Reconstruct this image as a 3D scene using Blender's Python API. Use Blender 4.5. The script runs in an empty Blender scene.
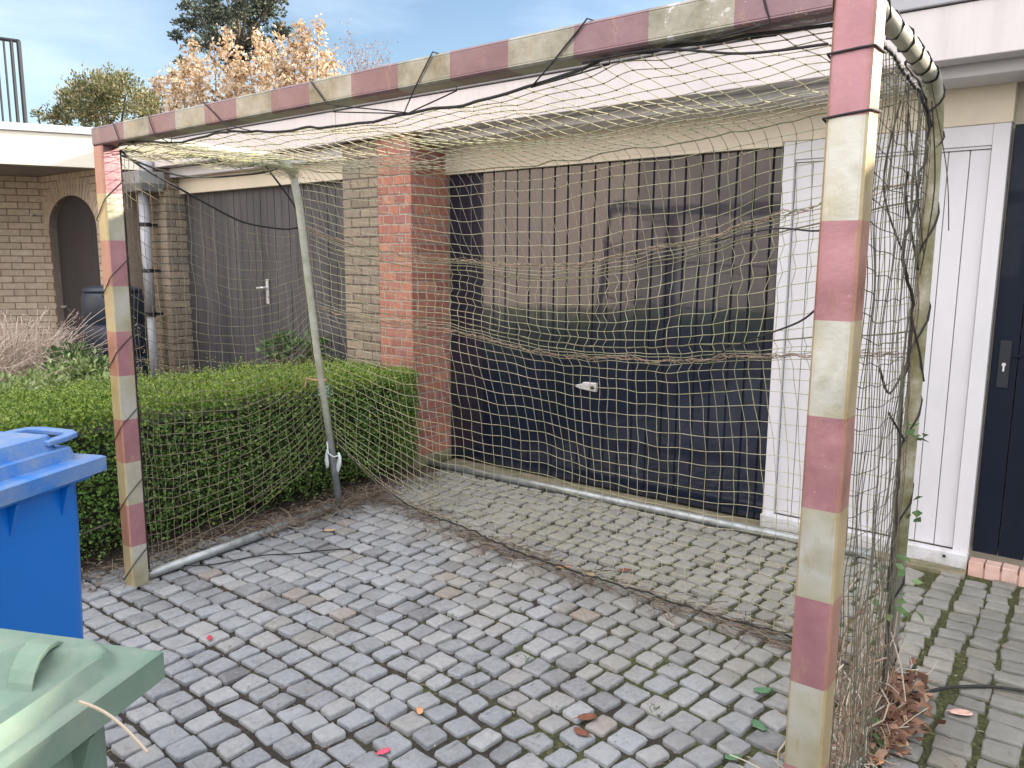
import bpy, math, random
from mathutils import Vector, Matrix, noise
random.seed(7)
R_ = math.radians
sc = bpy.context.scene
col = sc.collection

# ------------------------------------------------------------------ helpers
class MB:
    def __init__(s): s.v=[]; s.f=[]; s.uv=[]
    def quad(s, pts, uv=None):
        n=len(s.v); s.v+= [tuple(p) for p in pts]; s.f.append(tuple(range(n,n+len(pts))))
    def box(s, x0,x1,y0,y1,z0,z1, M=None, jit=0):
        P=[(x0,y0,z0),(x1,y0,z0),(x1,y1,z0),(x0,y1,z0),(x0,y0,z1),(x1,y0,z1),(x1,y1,z1),(x0,y1,z1)]
        if jit: P=[tuple(c+random.uniform(-jit,jit) for c in p) for p in P]
        if M: P=[tuple(M@Vector(p)) for p in P]
        n=len(s.v); s.v+=P
        s.f+=[tuple(n+i for i in f) for f in ((0,3,2,1),(4,5,6,7),(0,1,5,4),(1,2,6,5),(2,3,7,6),(3,0,4,7))]
    def tube(s, pts, r, seg=8, cap=True, taper=None):
        pts=[Vector(p) for p in pts]
        if len(pts)<2: return
        n0=len(s.v); up=None
        for i,p in enumerate(pts):
            a=pts[max(i-1,0)]; b=pts[min(i+1,len(pts)-1)]
            t=(b-a)
            if t.length<1e-9: t=Vector((0,0,1))
            t.normalize()
            if up is None:
                up=Vector((0,0,1)) if abs(t.z)<.9 else Vector((1,0,0))
            x=up.cross(t)
            if x.length<1e-6: x=Vector((1,0,0)).cross(t)
            x.normalize(); y=t.cross(x); up=y
            rr=r if taper is None else r*(1+(taper-1)*i/(len(pts)-1))
            for k in range(seg):
                an=2*math.pi*k/seg
                s.v.append(tuple(p+x*(math.cos(an)*rr)+y*(math.sin(an)*rr)))
        for i in range(len(pts)-1):
            for k in range(seg):
                a=n0+i*seg+k; b=n0+i*seg+(k+1)%seg
                s.f.append((a,b,b+seg,a+seg))
        if cap:
            s.f.append(tuple(n0+k for k in range(seg))[::-1])
            e=n0+(len(pts)-1)*seg; s.f.append(tuple(e+k for k in range(seg)))
    def rings(s, rings, cap=True, closed=True):
        n0=len(s.v); m=len(rings[0])
        for r in rings: s.v+=[tuple(p) for p in r]
        for i in range(len(rings)-1):
            for k in range(m):
                a=n0+i*m+k; b=n0+i*m+(k+1)%m
                s.f.append((a,b,b+m,a+m))
        if cap:
            s.f.append(tuple(n0+k for k in range(m))[::-1])
            e=n0+(len(rings)-1)*m; s.f.append(tuple(e+k for k in range(m)))
    def blob(s, p, r):
        n=len(s.v); x,y,z=p
        s.v+=[(x+r,y,z),(x-r,y,z),(x,y+r,z),(x,y-r,z),(x,y,z+r),(x,y,z-r)]
        s.f+=[(n+a,n+b,n+c) for a,b,c in ((0,2,4),(2,1,4),(1,3,4),(3,0,4),(2,0,5),(1,2,5),(3,1,5),(0,3,5))]
    def leaf(s, p, d, n, L, W, curl=0.0):
        """small pointed leaf of two folded quads from p along d with normal n"""
        p=Vector(p); d=Vector(d).normalized(); n=Vector(n)
        w=d.cross(n)
        if w.length<1e-6: w=d.orthogonal()
        w.normalize(); n=w.cross(d).normalized()
        k=len(s.v); m=p+d*(L*.5)
        s.v+=[tuple(p),tuple(m+w*W*.5+n*curl*L),tuple(p+d*L-n*curl*L*.4),tuple(m-w*W*.5+n*curl*L)]
        s.f+=[(k,k+1,k+2),(k,k+2,k+3)]
    def build(s, name, mat, parent=None, smooth=False, bevel=0, loc=None, subsurf=0):
        me=bpy.data.meshes.new(name); me.from_pydata(s.v,[],s.f); me.update()
        if smooth: me.shade_smooth()
        o=bpy.data.objects.new(name, me); col.objects.link(o)
        if mat: me.materials.append(mat)
        if parent: o.parent=parent
        if loc: o.location=loc
        if bevel:
            b=o.modifiers.new('bevel','BEVEL'); b.width=bevel; b.segments=2; b.limit_method='ANGLE'; b.angle_limit=R_(40)
        if subsurf:
            b=o.modifiers.new('sub','SUBSURF'); b.levels=subsurf; b.render_levels=subsurf
        return o

def tag(o, label=None, cat=None, group=None, kind=None):
    if label: o['label']=label
    if cat: o['category']=cat
    if group: o['group']=group
    if kind: o['kind']=kind
    return o
def empty(name, loc, label, cat, group=None):
    o=bpy.data.objects.new(name,None); col.objects.link(o); o.location=loc; o.empty_display_size=.1
    return tag(o,label,cat,group)
def reparent(child, parent):
    """keep world placement: meshes are authored in world space"""
    child.parent=parent; child.matrix_parent_inverse=Matrix.Translation(parent.location).inverted()

class NT:
    def __init__(s, name):
        s.m=bpy.data.materials.new(name); s.m.use_nodes=True; s.t=s.m.node_tree; s.n=s.t.nodes
        s.b=s.n['Principled BSDF']; s.coord=s.n.new('ShaderNodeTexCoord'); s.geo=None
    def link(s,a,b): s.t.links.new(a,b)
    def pos(s, sc_=(1,1,1), rot=(0,0,0)):
        m=s.n.new('ShaderNodeMapping'); m.inputs['Scale'].default_value=sc_; m.inputs['Rotation'].default_value=rot
        s.link(s.coord.outputs['Object'],m.inputs['Vector']); return m.outputs['Vector']
    def noise(s, scale, detail=4, rough=.6, vec=None, sc_=(1,1,1)):
        n=s.n.new('ShaderNodeTexNoise'); n.inputs['Scale'].default_value=scale; n.inputs['Detail'].default_value=detail
        n.inputs['Roughness'].default_value=rough; s.link(vec if vec else s.pos(sc_),n.inputs['Vector']); return n.outputs['Fac']
    def ramp(s, fac, stops, interp='LINEAR'):
        r=s.n.new('ShaderNodeValToRGB'); e=r.color_ramp.elements; r.color_ramp.interpolation=interp
        while len(e)<len(stops): e.new(.5)
        for i,(p,c) in enumerate(stops):
            e[i].position=p; e[i].color=(c if isinstance(c,(tuple,list)) else (c,c,c)) + ((1,) if not isinstance(c,(tuple,list)) or len(c)==3 else ())
        s.link(fac,r.inputs['Fac']); return r.outputs['Color']
    def mix(s, fac, a, b, mode='MIX'):
        m=s.n.new('ShaderNodeMix'); m.data_type='RGBA'; m.blend_type=mode
        for k,v in ((0,fac),(6,a),(7,b)):
            if isinstance(v,(int,float)): m.inputs[k].default_value=v
            elif isinstance(v,(tuple,list)): m.inputs[k].default_value=tuple(v)+(1,)
            else: s.link(v,m.inputs[k])
        return m.outputs[2]
    def math(s, op, a, b=None, c=None):
        m=s.n.new('ShaderNodeMath'); m.operation=op
        for k,v in enumerate((a,b,c)):
            if v is None: continue
            if isinstance(v,(int,float)): m.inputs[k].default_value=v
            else: s.link(v,m.inputs[k])
        return m.outputs[0]
    def rand(s):
        if not s.geo: s.geo=s.n.new('ShaderNodeNewGeometry')
        return s.geo.outputs['Random Per Island']
    def xyz(s):
        x=s.n.new('ShaderNodeSeparateXYZ'); s.link(s.coord.outputs['Object'],x.inputs[0]); return x.outputs
    def bump(s, h, strength=.3, dist=.01):
        b=s.n.new('ShaderNodeBump'); b.inputs['Strength'].default_value=strength; b.inputs['Distance'].default_value=dist
        s.link(h,b.inputs['Height']); s.link(b.outputs[0],s.b.inputs['Normal'])
    def done(s, color, rough=.7, metal=0, spec=None):
        for k,v in (('Base Color',color),('Roughness',rough),('Metallic',metal)):
            i=s.b.inputs[k]
            if isinstance(v,(int,float)): i.default_value=v
            elif isinstance(v,(tuple,list)): i.default_value=tuple(v)+(1,)
            else: s.link(v,i)
        if spec is not None: s.b.inputs['Specular IOR Level'].default_value=spec
        return s.m

def plain(name, c, rough=.7, metal=0, var=.25, scale=8, bump=.1, c2=None, sc_=(1,1,1), spec=None):
    t=NT(name); f=t.noise(scale,5,.65,sc_=sc_)
    d=c2 if c2 else tuple(x*(1-var) for x in c)
    l=tuple(min(1,x*(1+var*.6)) for x in c)
    cc=t.ramp(f,[(.3,d),(.55,c),(.75,l)])
    if bump: t.bump(t.noise(scale*6,3,.6,sc_=sc_),bump,.004)
    return t.done(cc,rough,metal,spec)

def island(name, stops, rough=.7, nscale=30, bump=.2, trans=0, spots=None):
    t=NT(name); cc=t.ramp(t.rand(),stops)
    f=t.noise(nscale,4,.6)
    cc=t.mix(.6,cc,t.ramp(f,[(.3,.72),(.7,1.15)]),'MULTIPLY')
    if spots:
        cc=t.mix(t.ramp(t.noise(spots[1],3,.6),[(spots[2],0.),(spots[2]+.12,1.)]),cc,spots[0])
    if bump: t.bump(t.noise(nscale*4,4,.7),bump,.004)
    m=t.done(cc,rough)
    if trans:
        tr=t.n.new('ShaderNodeBsdfTranslucent'); t.link(cc,tr.inputs[0]); mx=t.n.new('ShaderNodeMixShader'); mx.inputs[0].default_value=trans
        t.link(t.b.outputs[0],mx.inputs[1]); t.link(tr.outputs[0],mx.inputs[2]); t.link(mx.outputs[0],t.n['Material Output'].inputs[0])
    return m

# ------------------------------------------------------------------ materials
M={}
def stripes(name, axis, worn=None):
    t=NT(name); x=t.xyz()
    if axis=='z':
        k=t.math('FLOOR',t.math('DIVIDE',x[2],.2)); odd=t.math('MODULO',k,2); top=t.math('GREATER_THAN',x[2],1.8)
    else:
        s=t.math('SUBTRACT',x[0],.28); k=t.math('FLOOR',t.math('DIVIDE',s,.2)); odd=t.math('MODULO',t.math('ABSOLUTE',k),2); top=t.math('LESS_THAN',x[0],.28)
    red=t.math('MAXIMUM',odd,top)
    n1=t.noise(7,6,.7); n2=t.noise(38,5,.7); n3=t.noise(4.2,3,.55); n4=t.noise(90,3,.7)
    R=t.ramp(n1,[(.25,(.29,.14,.15)),(.5,(.385,.185,.20)),(.8,(.48,.27,.265))])
    W=t.ramp(n3,[(.33,(.36,.32,.20)),(.45,(.45,.42,.32)),(.58,(.53,.515,.46)),(.68,(.38,.345,.24))])
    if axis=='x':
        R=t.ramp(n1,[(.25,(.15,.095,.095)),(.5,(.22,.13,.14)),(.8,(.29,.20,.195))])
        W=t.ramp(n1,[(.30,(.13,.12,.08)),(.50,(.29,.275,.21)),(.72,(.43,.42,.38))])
    c=t.mix(red,W,R)
    if worn:       # axis of the faces with warm reflected light painted in as yellow
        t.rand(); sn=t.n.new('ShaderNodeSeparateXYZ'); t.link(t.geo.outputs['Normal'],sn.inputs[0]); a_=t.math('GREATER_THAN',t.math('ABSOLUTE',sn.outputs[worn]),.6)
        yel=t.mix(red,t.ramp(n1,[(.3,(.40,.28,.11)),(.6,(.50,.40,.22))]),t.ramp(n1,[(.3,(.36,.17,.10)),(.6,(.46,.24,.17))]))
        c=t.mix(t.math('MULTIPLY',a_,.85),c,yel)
    if axis=='x':
        c=t.mix(t.math('MULTIPLY',t.math('GREATER_THAN',t.noise(16,6,.8),.57),t.math('GREATER_THAN',x[0],2.72)),c,(.50,.48,.47))
    # grime streaks, chips and dull algae
    c=t.mix(t.ramp(n2,[(.56,0.),(.75,.5 if axis=='x' else .22)]),c,(.15,.14,.09))
    c=t.mix(t.ramp(t.noise(24,5,.8,sc_=(1,1,.25)),[(.56,0.),(.70,.6)]),c,(.42,.31,.14))
    c=t.mix(t.ramp(n4,[(.69,0.),(.72,.9)]),c,(.75,.74,.70))
    t.bump(t.math('ADD',t.math('MULTIPLY',t.noise(6,1.5,.3),5.0),t.math('MULTIPLY',t.noise(60,4,.6),.35)),.30,.007)
    return t.done(c,t.ramp(n1,[(.3,.26),(.7,.45)]),.36)
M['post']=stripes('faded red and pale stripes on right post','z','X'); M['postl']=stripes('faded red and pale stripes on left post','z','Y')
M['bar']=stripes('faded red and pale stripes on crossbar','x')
M['galv']=plain('galvanised tube',(.40,.42,.42),.42,.55,.35,14,.15,c2=(.24,.25,.23))
def algae_tube():
    t=NT('tube with algae and worn white paint'); x=t.xyz()
    n=t.noise(9,5,.7); a=t.ramp(n,[(.35,(.17,.16,.07)),(.50,(.28,.26,.16)),(.66,(.46,.43,.34))])
    b=t.ramp(n,[(.3,(.26,.27,.27)),(.6,(.38,.39,.39))])
    c=t.mix(t.ramp(t.math('DIVIDE',x[2],2.1),[(.12,0.),(.28,1.)]),b,a); c=t.mix(t.ramp(t.math('DIVIDE',x[2],2.1),[(.94,0.),(.97,.8)]),c,(.42,.40,.33))
    t.bump(t.noise(60,4,.7),.2,.003); return t.done(c,.55,.15)
M['algae']=algae_tube()
def light_tube():
    t=NT('pale weathered tube'); x=t.xyz(); n=t.noise(9,5,.7)
    a=t.ramp(n,[(.35,(.36,.37,.26)),(.55,(.50,.50,.42)),(.7,(.58,.58,.54))])
    b=t.ramp(n,[(.3,(.24,.27,.30)),(.6,(.40,.43,.46))])
    c=t.mix(t.ramp(t.math('DIVIDE',x[2],2.1),[(.12,0.),(.3,1.)]),b,a)
    return t.done(c,.5,.15)
M['ltube']=light_tube()
M['net']=(lambda t:(t.done(t.mix(t.ramp(t.noise(2.2,4,.6),[(.38,0.),(.62,1.)]),t.ramp(t.noise(40,3,.7),[(.3,(.27,.24,.13)),(.65,(.54,.49,.35))]),t.ramp(t.noise(30,3,.7),[(.3,(.19,.20,.08)),(.65,(.43,.42,.27))])),.8)))(NT('weathered net twine'))
M['netdark']=plain('dark net twine',(.11,.10,.07),.8,0,.4,20,0)
M['knot']=plain('dark knots',(.10,.085,.05),.8,0,.4,20,0)
M['rope']=plain('black rope',(.022,.021,.022),.75,0,.3,40,.3)
M['ropeg']=plain('mossy rope',(.17,.16,.09),.85,0,.4,40,.3)
M['ropep']=plain('faded pink lacing rope',(.42,.27,.22),.85,0,.35,60,.2,c2=(.22,.19,.12))
M['white']=(lambda t:(t.bump(t.noise(30,4,.6,sc_=(1,1,.15)),.06,.003),t.done(t.mix(t.ramp(t.math('ADD',t.math('MULTIPLY',t.xyz()[2],-1.6),t.noise(14,5,.75)),[(.36,0.),(.62,.65)]),t.mix(t.ramp(t.noise(3,4,.7,sc_=(1,1,.3)),[(.45,0.),(.8,.5)]),(.63,.615,.635),(.46,.46,.45)),(.27,.28,.20)),t.ramp(t.noise(4,3,.6),[(.3,.28),(.7,.5)])))[1])(NT('white painted boards'))
M['fascia']=(lambda t:(t.done(t.mix(t.ramp(t.noise(9,5,.7,sc_=(1,1,.06)),[(.52,0.),(.75,.4)]),t.mix(t.ramp(t.noise(1.3,3,.6,sc_=(1,1,.25)),[(.4,0.),(.7,.6)]),(.65,.59,.57),(.49,.475,.485)),(.36,.34,.31)),t.ramp(t.noise(1.7,3,.6),[(.3,.22),(.7,.42)]))))(NT('off white fascia sheet'))
M['cream']=plain('cream board',(.68,.60,.47),.5,0,.12,3,.05)
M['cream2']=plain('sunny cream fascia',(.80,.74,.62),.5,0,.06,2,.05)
M['trim']=plain('aluminium roof trim',(.36,.36,.38),.5,.3,.15,6,.05)
M['soffit']=plain('soffit board',(.34,.31,.29),.7,0,.15,5,.1)
M['roof']=plain('bitumen roof',(.07,.07,.07),.85,0,.3,3,.3)
def gloss(name,c,rough,coat=1.0,cr_=.05):
    t=NT(name); n=t.noise(3,4,.6,sc_=(1,1,.15))
    cc=t.ramp(n,[(.3,tuple(x*.8 for x in c)),(.7,tuple(x*1.2 for x in c))])
    t.bump(t.noise(5,2,.5,sc_=(1,1,.1)),.03,.004)
    m=t.done(cc,rough); t.b.inputs['Coat Weight'].default_value=coat; t.b.inputs['Coat Roughness'].default_value=cr_; t.b.inputs['Coat IOR'].default_value=1.68; t.b.inputs['Specular IOR Level'].default_value=.15
    return m
M['navy']=gloss('glossy navy paint',(.010,.013,.028),.3)
M['navy2']=gloss('navy side door paint',(.006,.010,.020),.55,.08)
M['greydoor']=(lambda t:(t.done(t.ramp(t.noise(5,5,.7,sc_=(1,1,.12)),[(.3,(.050,.047,.052)),(.6,(.085,.080,.084)),(.8,(.12,.11,.11))]),.6)))(NT('weathered grey brown boards'))
M['gap']=plain('dark door gap',(.006,.006,.008),.9,0,.1,3,0)
M['archdoor']=plain('dark taupe door',(.055,.048,.055),.6,0,.2,4,.1,sc_=(1,1,.2))
M['redbrick']=island('red brick',[(0.,(.30,.115,.09)),(.3,(.38,.15,.11)),(.6,(.45,.185,.125)),(.8,(.31,.13,.12)),(1.,(.50,.23,.155))],.85,22,.5,spots=((.36,.33,.24),14,.62))
M['redmortar']=plain('light mortar',(.36,.31,.26),.9,0,.3,25,.4)
M['greybrick']=island('grey brown brick',[(0.,(.21,.17,.125)),(.3,(.28,.225,.165)),(.6,(.25,.205,.16)),(.8,(.33,.265,.19)),(1.,(.19,.165,.14))],.9,22,.5)
M['greymortar']=plain('dark mortar',(.12,.105,.085),.95,0,.3,25,.4)
M['beigebrick']=island('beige brick',[(0.,(.45,.37,.28)),(.35,(.53,.44,.34)),(.7,(.49,.40,.32)),(1.,(.58,.49,.38))],.9,18,.4)
M['beigemortar']=plain('brown mortar',(.24,.19,.15),.95,0,.2,25,.3)  # plain brown mortar of the beige brick walls
M['pinkbrick']=island('pink brick sill',[(0.,(.58,.36,.29)),(.5,(.66,.43,.35)),(1.,(.62,.44,.38))],.85,20,.3)
M['pvc']=plain('grey drain pipe',(.42,.43,.47),.45,0,.15,8,.05)
M['lead']=plain('grey hopper',(.27,.27,.27),.6,0,.25,10,.1)
M['barrel']=plain('navy plastic barrel',(.018,.028,.046),.45,0,.2,5,.05)
M['metalw']=plain('brushed pale metal',(.70,.70,.70),.35,.5,.1,10,0)
M['blackm']=plain('black metal',(.02,.022,.03),.5,.3,.2,10,0)
M['blue']=(lambda t:(t.bump(t.noise(140,3,.7),.08,.002),t.done(t.mix(t.ramp(t.noise(5,5,.7),[(.55,0.),(.8,.25)]),(.003,.155,.56),(.03,.14,.33)),.36))[1])(NT('blue bin plastic'))
M['bluelid']=(lambda t:(t.bump(t.noise(140,3,.7),.1,.002),t.done(t.mix(t.ramp(t.noise(9,6,.75),[(.33,.05),(.60,.75)]),(.006,.165,.54),(.25,.30,.37)),.42))[1])(NT('dusty blue lid'))
M['green']=(lambda t:(t.bump(t.noise(120,3,.7),.12,.002),t.done(t.mix(t.ramp(t.noise(12,7,.75),[(.40,0.),(.72,.75)]),(.145,.225,.170),(.25,.28,.22)),.68,0,.3))[1])(NT('faded green bin plastic'))
M['soil']=island('soil',[(0.,(.06,.045,.035)),(1.,(.09,.07,.05))],.95,14,.8)
def joint():
    t=NT('joint sand and moss'); x=t.xyz()
    n=t.noise(3.0,4,.6); n2=t.noise(60,5,.8)
    soil=t.ramp(n2,[(.3,(.014,.012,.009)),(.58,(.042,.035,.026)),(.76,(.22,.18,.12))])
    moss=t.ramp(n2,[(.3,(.014,.016,.007)),(.5,(.055,.062,.018)),(.72,(.17,.17,.07))])
    s=t.math('ADD',t.math('MULTIPLY',x[0],.24),t.math('MULTIPLY',x[1],.10))
    f=t.ramp(t.math('ADD',s,t.math('MULTIPLY',t.math('SUBTRACT',n,.5),1.6)),[(.42,0.),(.75,1.)])
    t.bump(n2,.8,.01)
    return t.done(t.mix(f,soil,moss),.95)
M['joint']=joint()
def cobble():
    t=NT('worn stone setts'); x=t.xyz()
    c=t.ramp(t.rand(),[(0.,(.15,.15,.15)),(.12,(.23,.235,.245)),(.4,(.30,.315,.33)),(.6,(.25,.255,.265)),(.8,(.365,.37,.37)),(.94,(.30,.29,.27)),(.98,(.25,.24,.22)),(1.,(.31,.26,.22))])
    n=t.noise(55,6,.75); c=t.mix(.8,c,t.ramp(n,[(.25,.55),(.7,1.25)]),'MULTIPLY')
    c=t.mix(t.ramp(t.noise(2.1,5,.7),[(.42,0.),(.66,.55)]),c,(.40,.41,.425))           # dusty areas
    br=t.ramp(t.math('ADD',t.math('ADD',t.math('MULTIPLY',x[1],.36),t.math('MULTIPLY',x[0],.11)),t.math('MULTIPLY',t.math('SUBTRACT',t.noise(1.6,3,.6),.5),.9)),[(.42,0.),(.78,.8)])
    c=t.mix(br,c,t.mix(.62,c,(.28,.255,.18)))                                        # algae film towards the doors
    c=t.mix(t.ramp(t.noise(9,5,.75),[(.60,0.),(.74,.55)]),c,(.15,.155,.10))
    c=t.mix(t.ramp(t.noise(150,3,.7),[(.68,0.),(.74,.6)]),c,(.48,.49,.50))
    right_dark=t.ramp(t.math('ADD',t.math('MULTIPLY',x[0],.2),t.math('MULTIPLY',t.math('SUBTRACT',t.noise(2.2,4,.6),.5),.5)),[(.56,0.),(.68,.9)])
    c=t.mix(right_dark,c,t.mix(.6,c,(.135,.135,.12)))  # darker grey stones towards the right
    t.bump(t.noise(55,7,.8),.75,.009)
    return t.done(c,.66)
M['cobble']=cobble()
M['concrete']=(lambda t:(t.bump(t.noise(40,5,.7),.5,.006),t.done(t.ramp(t.noise(9,6,.75),[(.3,(.10,.11,.05)),(.5,(.22,.19,.12)),(.72,(.30,.27,.22))]),.9))[1])(NT('mossy concrete strip'))
M['hedge']=island('hedge leaves',[(0.,(.055,.115,.02)),(.35,(.09,.19,.03)),(.7,(.145,.27,.05)),(1.,(.24,.37,.09))],.5,20,0,.28)
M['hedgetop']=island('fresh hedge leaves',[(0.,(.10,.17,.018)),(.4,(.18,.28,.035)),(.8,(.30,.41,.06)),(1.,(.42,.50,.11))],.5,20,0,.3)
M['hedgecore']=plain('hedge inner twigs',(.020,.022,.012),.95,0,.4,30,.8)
M['shrub']=island('light shrub leaves',[(0.,(.14,.22,.06)),(.4,(.25,.35,.11)),(.75,(.40,.48,.20)),(1.,(.52,.56,.34))],.5,20,0,.25)
M['weed']=island('weed leaves',[(0.,(.05,.10,.03)),(.5,(.09,.17,.05)),(1.,(.16,.25,.10))],.5,20,0,.25)
M['drygrass']=island('dry ornamental grass',[(0.,(.44,.33,.25)),(.5,(.60,.48,.39)),(1.,(.74,.64,.55))],.8,20,0,.2)
M['twig']=island('dead twigs',[(0.,(.07,.052,.038)),(.5,(.15,.11,.08)),(.85,(.25,.19,.14)),(1.,(.38,.32,.23))],.9,20,0)
M['straw']=island('dry pale vines',[(0.,(.20,.12,.08)),(.4,(.34,.25,.18)),(.8,(.48,.42,.32)),(1.,(.55,.50,.42))],.9,20,0)
M['bark']=plain('bark',(.10,.075,.055),.95,0,.4,20,.6)
M['vine']=plain('dark vine stem',(.045,.035,.028),.9,0,.4,30,.5)
M['pine']=island('pine needles',[(0.,(.035,.052,.048)),(.5,(.085,.11,.085)),(1.,(.24,.25,.15))],.7,20,0,.15)
M['ever']=island('evergreen leaves',[(0.,(.06,.08,.03)),(.45,(.14,.155,.06)),(.75,(.27,.25,.11)),(1.,(.46,.33,.19))],.7,20,0,.25)
M['beech']=island('autumn leaves',[(0.,(.38,.22,.11)),(.35,(.57,.40,.23)),(.7,(.70,.56,.39)),(1.,(.80,.71,.60))],.7,20,0,.35)
M['birch']=island('sparse autumn leaves',[(0.,(.22,.14,.12)),(.6,(.34,.24,.20)),(1.,(.5,.4,.34))],.7,20,0,.3)
M['housebrick']=island('sunlit house brick',[(0.,(.64,.52,.45)),(.5,(.70,.57,.49)),(1.,(.76,.63,.55))],.9,18,.3)
M['ground']=plain('asphalt and soil',(.055,.052,.048),.95,0,.3,2,.4)
M['rag']=plain('tattered white plastic',(.55,.60,.62),.5,0,.15,20,.1)
M['ragg']=plain('pale green twine',(.22,.36,.28),.7,0,.2,30,.1)
M['ragr']=plain('orange twine',(.55,.30,.20),.7,0,.2,30,.1)

# ------------------------------------------------------------------ camera (solved from the goal's 20 cm stripes)
cam=bpy.data.cameras.new('camera'); co=bpy.data.objects.new('camera',cam); col.objects.link(co)
rx=Vector((0.79320165,0.60892606,0.0063398)); uy=Vector((-0.09848779,0.11800482,0.98811691)); fz=Vector((-0.600942,0.78440036,-0.1535734))
mw=Matrix(((rx.x,uy.x,-fz.x,3.56210366),(rx.y,uy.y,-fz.y,-1.64774797),(rx.z,uy.z,-fz.z,1.51093424),(0,0,0,1)))
co.matrix_world=mw; cam.sensor_width=36; cam.lens=774.5/1024*36; cam.clip_start=.02; cam.clip_end=800
sc.camera=co

# ------------------------------------------------------------------ light
EL,AZ=18.5,40.0     # sun behind the garages, to the right; AZ from +y towards +x
sd=Vector((math.sin(R_(AZ))*math.cos(R_(EL)),math.cos(R_(AZ))*math.cos(R_(EL)),math.sin(R_(EL))))
su=bpy.data.lights.new('sun','SUN'); su.energy=4.0; su.angle=R_(.55); su.color=(1,.90,.76)
so=bpy.data.objects.new('sun',su); col.objects.link(so); so.rotation_euler=sd.to_track_quat('Z','Y').to_euler()
w=bpy.data.worlds.new('World'); sc.world=w; w.use_nodes=True; n=w.node_tree.nodes; l=w.node_tree.links
sky=n.new('ShaderNodeTexSky'); sky.sky_type='NISHITA'; sky.sun_disc=False; sky.sun_elevation=R_(EL); sky.sun_rotation=R_(AZ); sky.air_density=1.0; sky.dust_density=.3; sky.ozone_density=1.2
tc=n.new('ShaderNodeTexCoord'); mp=n.new('ShaderNodeMapping'); mp.inputs['Scale'].default_value=(1.2,1.2,5.0); mp.inputs['Rotation'].default_value=(.15,.1,.5)
l.new(tc.outputs['Generated'],mp.inputs[0]); ns=n.new('ShaderNodeTexNoise'); ns.inputs['Scale'].default_value=2.2; ns.inputs['Detail'].default_value=7; ns.inputs['Roughness'].default_value=.55
l.new(mp.outputs[0],ns.inputs['Vector']); rp=n.new('ShaderNodeValToRGB'); rp.color_ramp.elements[0].position=.42; rp.color_ramp.elements[1].position=.74; l.new(ns.outputs['Fac'],rp.inputs[0])
mx=n.new('ShaderNodeMix'); mx.data_type='RGBA'; ml=n.new('ShaderNodeMath'); ml.operation='MULTIPLY'; ml.inputs[1].default_value=.14; l.new(rp.outputs[0],ml.inputs[0]); 
sx=n.new('ShaderNodeSeparateXYZ'); l.new(tc.outputs['Generated'],sx.inputs[0])
def wm(op,a,b=None):
    q=n.new('ShaderNodeMath'); q.operation=op
    for k,v in enumerate((a,b)):
        if v is None: continue
        if isinstance(v,(int,float)): q.inputs[k].default_value=v
        else: l.new(v,q.inputs[k])
    return q.outputs[0]
# unseen clouds added overhead and behind camera to lift ambient light, thin cirrus elsewhere
bank=wm('ADD',wm('MULTIPLY',sx.outputs['Z'],1.1),wm('MULTIPLY',sx.outputs['Y'],-.75)); fill_bankc=n.new('ShaderNodeMath'); fill_bankc.operation='SUBTRACT'; l.new(bank,fill_bankc.inputs[0]); fill_bankc.inputs[1].default_value=.15; fill_bankc.use_clamp=True
bw=wm('MULTIPLY',fill_bankc.outputs[0],wm('ADD',.45,ns.outputs['Fac']))
tot=n.new('ShaderNodeMath'); tot.operation='ADD'; tot.use_clamp=True; l.new(ml.outputs[0],tot.inputs[0]); l.new(bw,tot.inputs[1])
l.new(tot.outputs[0],mx.inputs[0])
l.new(sky.outputs[0],mx.inputs[6]); mx.inputs[7].default_value=(13.5,13.3,13.8,1)
bg=n['Background']; bg.inputs[1].default_value=.076; l.new(mx.outputs[2],bg.inputs[0])
sc.view_settings.view_transform='Standard'; sc.view_settings.look='None'; sc.view_settings.gamma=1; sc.view_settings.exposure=1.62
sc.render.engine='CYCLES'; sc.cycles.max_bounces=6; sc.cycles.transparent_max_bounces=6

# ------------------------------------------------------------------ ground
g=MB(); g.quad([(-150,-150,-.06),(150,-150,-.06),(150,150,-.06),(-150,150,-.06)]); tag(g.build('ground',M['ground']),kind='structure')
g=MB(); g.quad([(-.27,-3.4,-.012),(6.5,-3.4,-.012),(6.5,2.66,-.012),(-.27,2.66,-.012)]); tag(g.build('paving_joints',M['joint']),kind='structure')
def soil():
    nx,ny=60,100; m=MB()
    for j in range(ny+1):
        for i in range(nx+1):
            x=-4.9+i/nx*4.68; y=-3+j/ny*5.7
            z=.0+.018*noise.noise((x*5,y*5,0))+.012*noise.noise((x*19,y*19,3)) -.02*max(0,(x+.34)/.10)
            m.v.append((x,y,z))
    for j in range(ny):
        for i in range(nx):
            a=j*(nx+1)+i; m.f.append((a,a+1,a+nx+2,a+nx+1))
    return tag(m.build('planting_bed',M['soil'],smooth=True),kind='structure')
soil()

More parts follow.
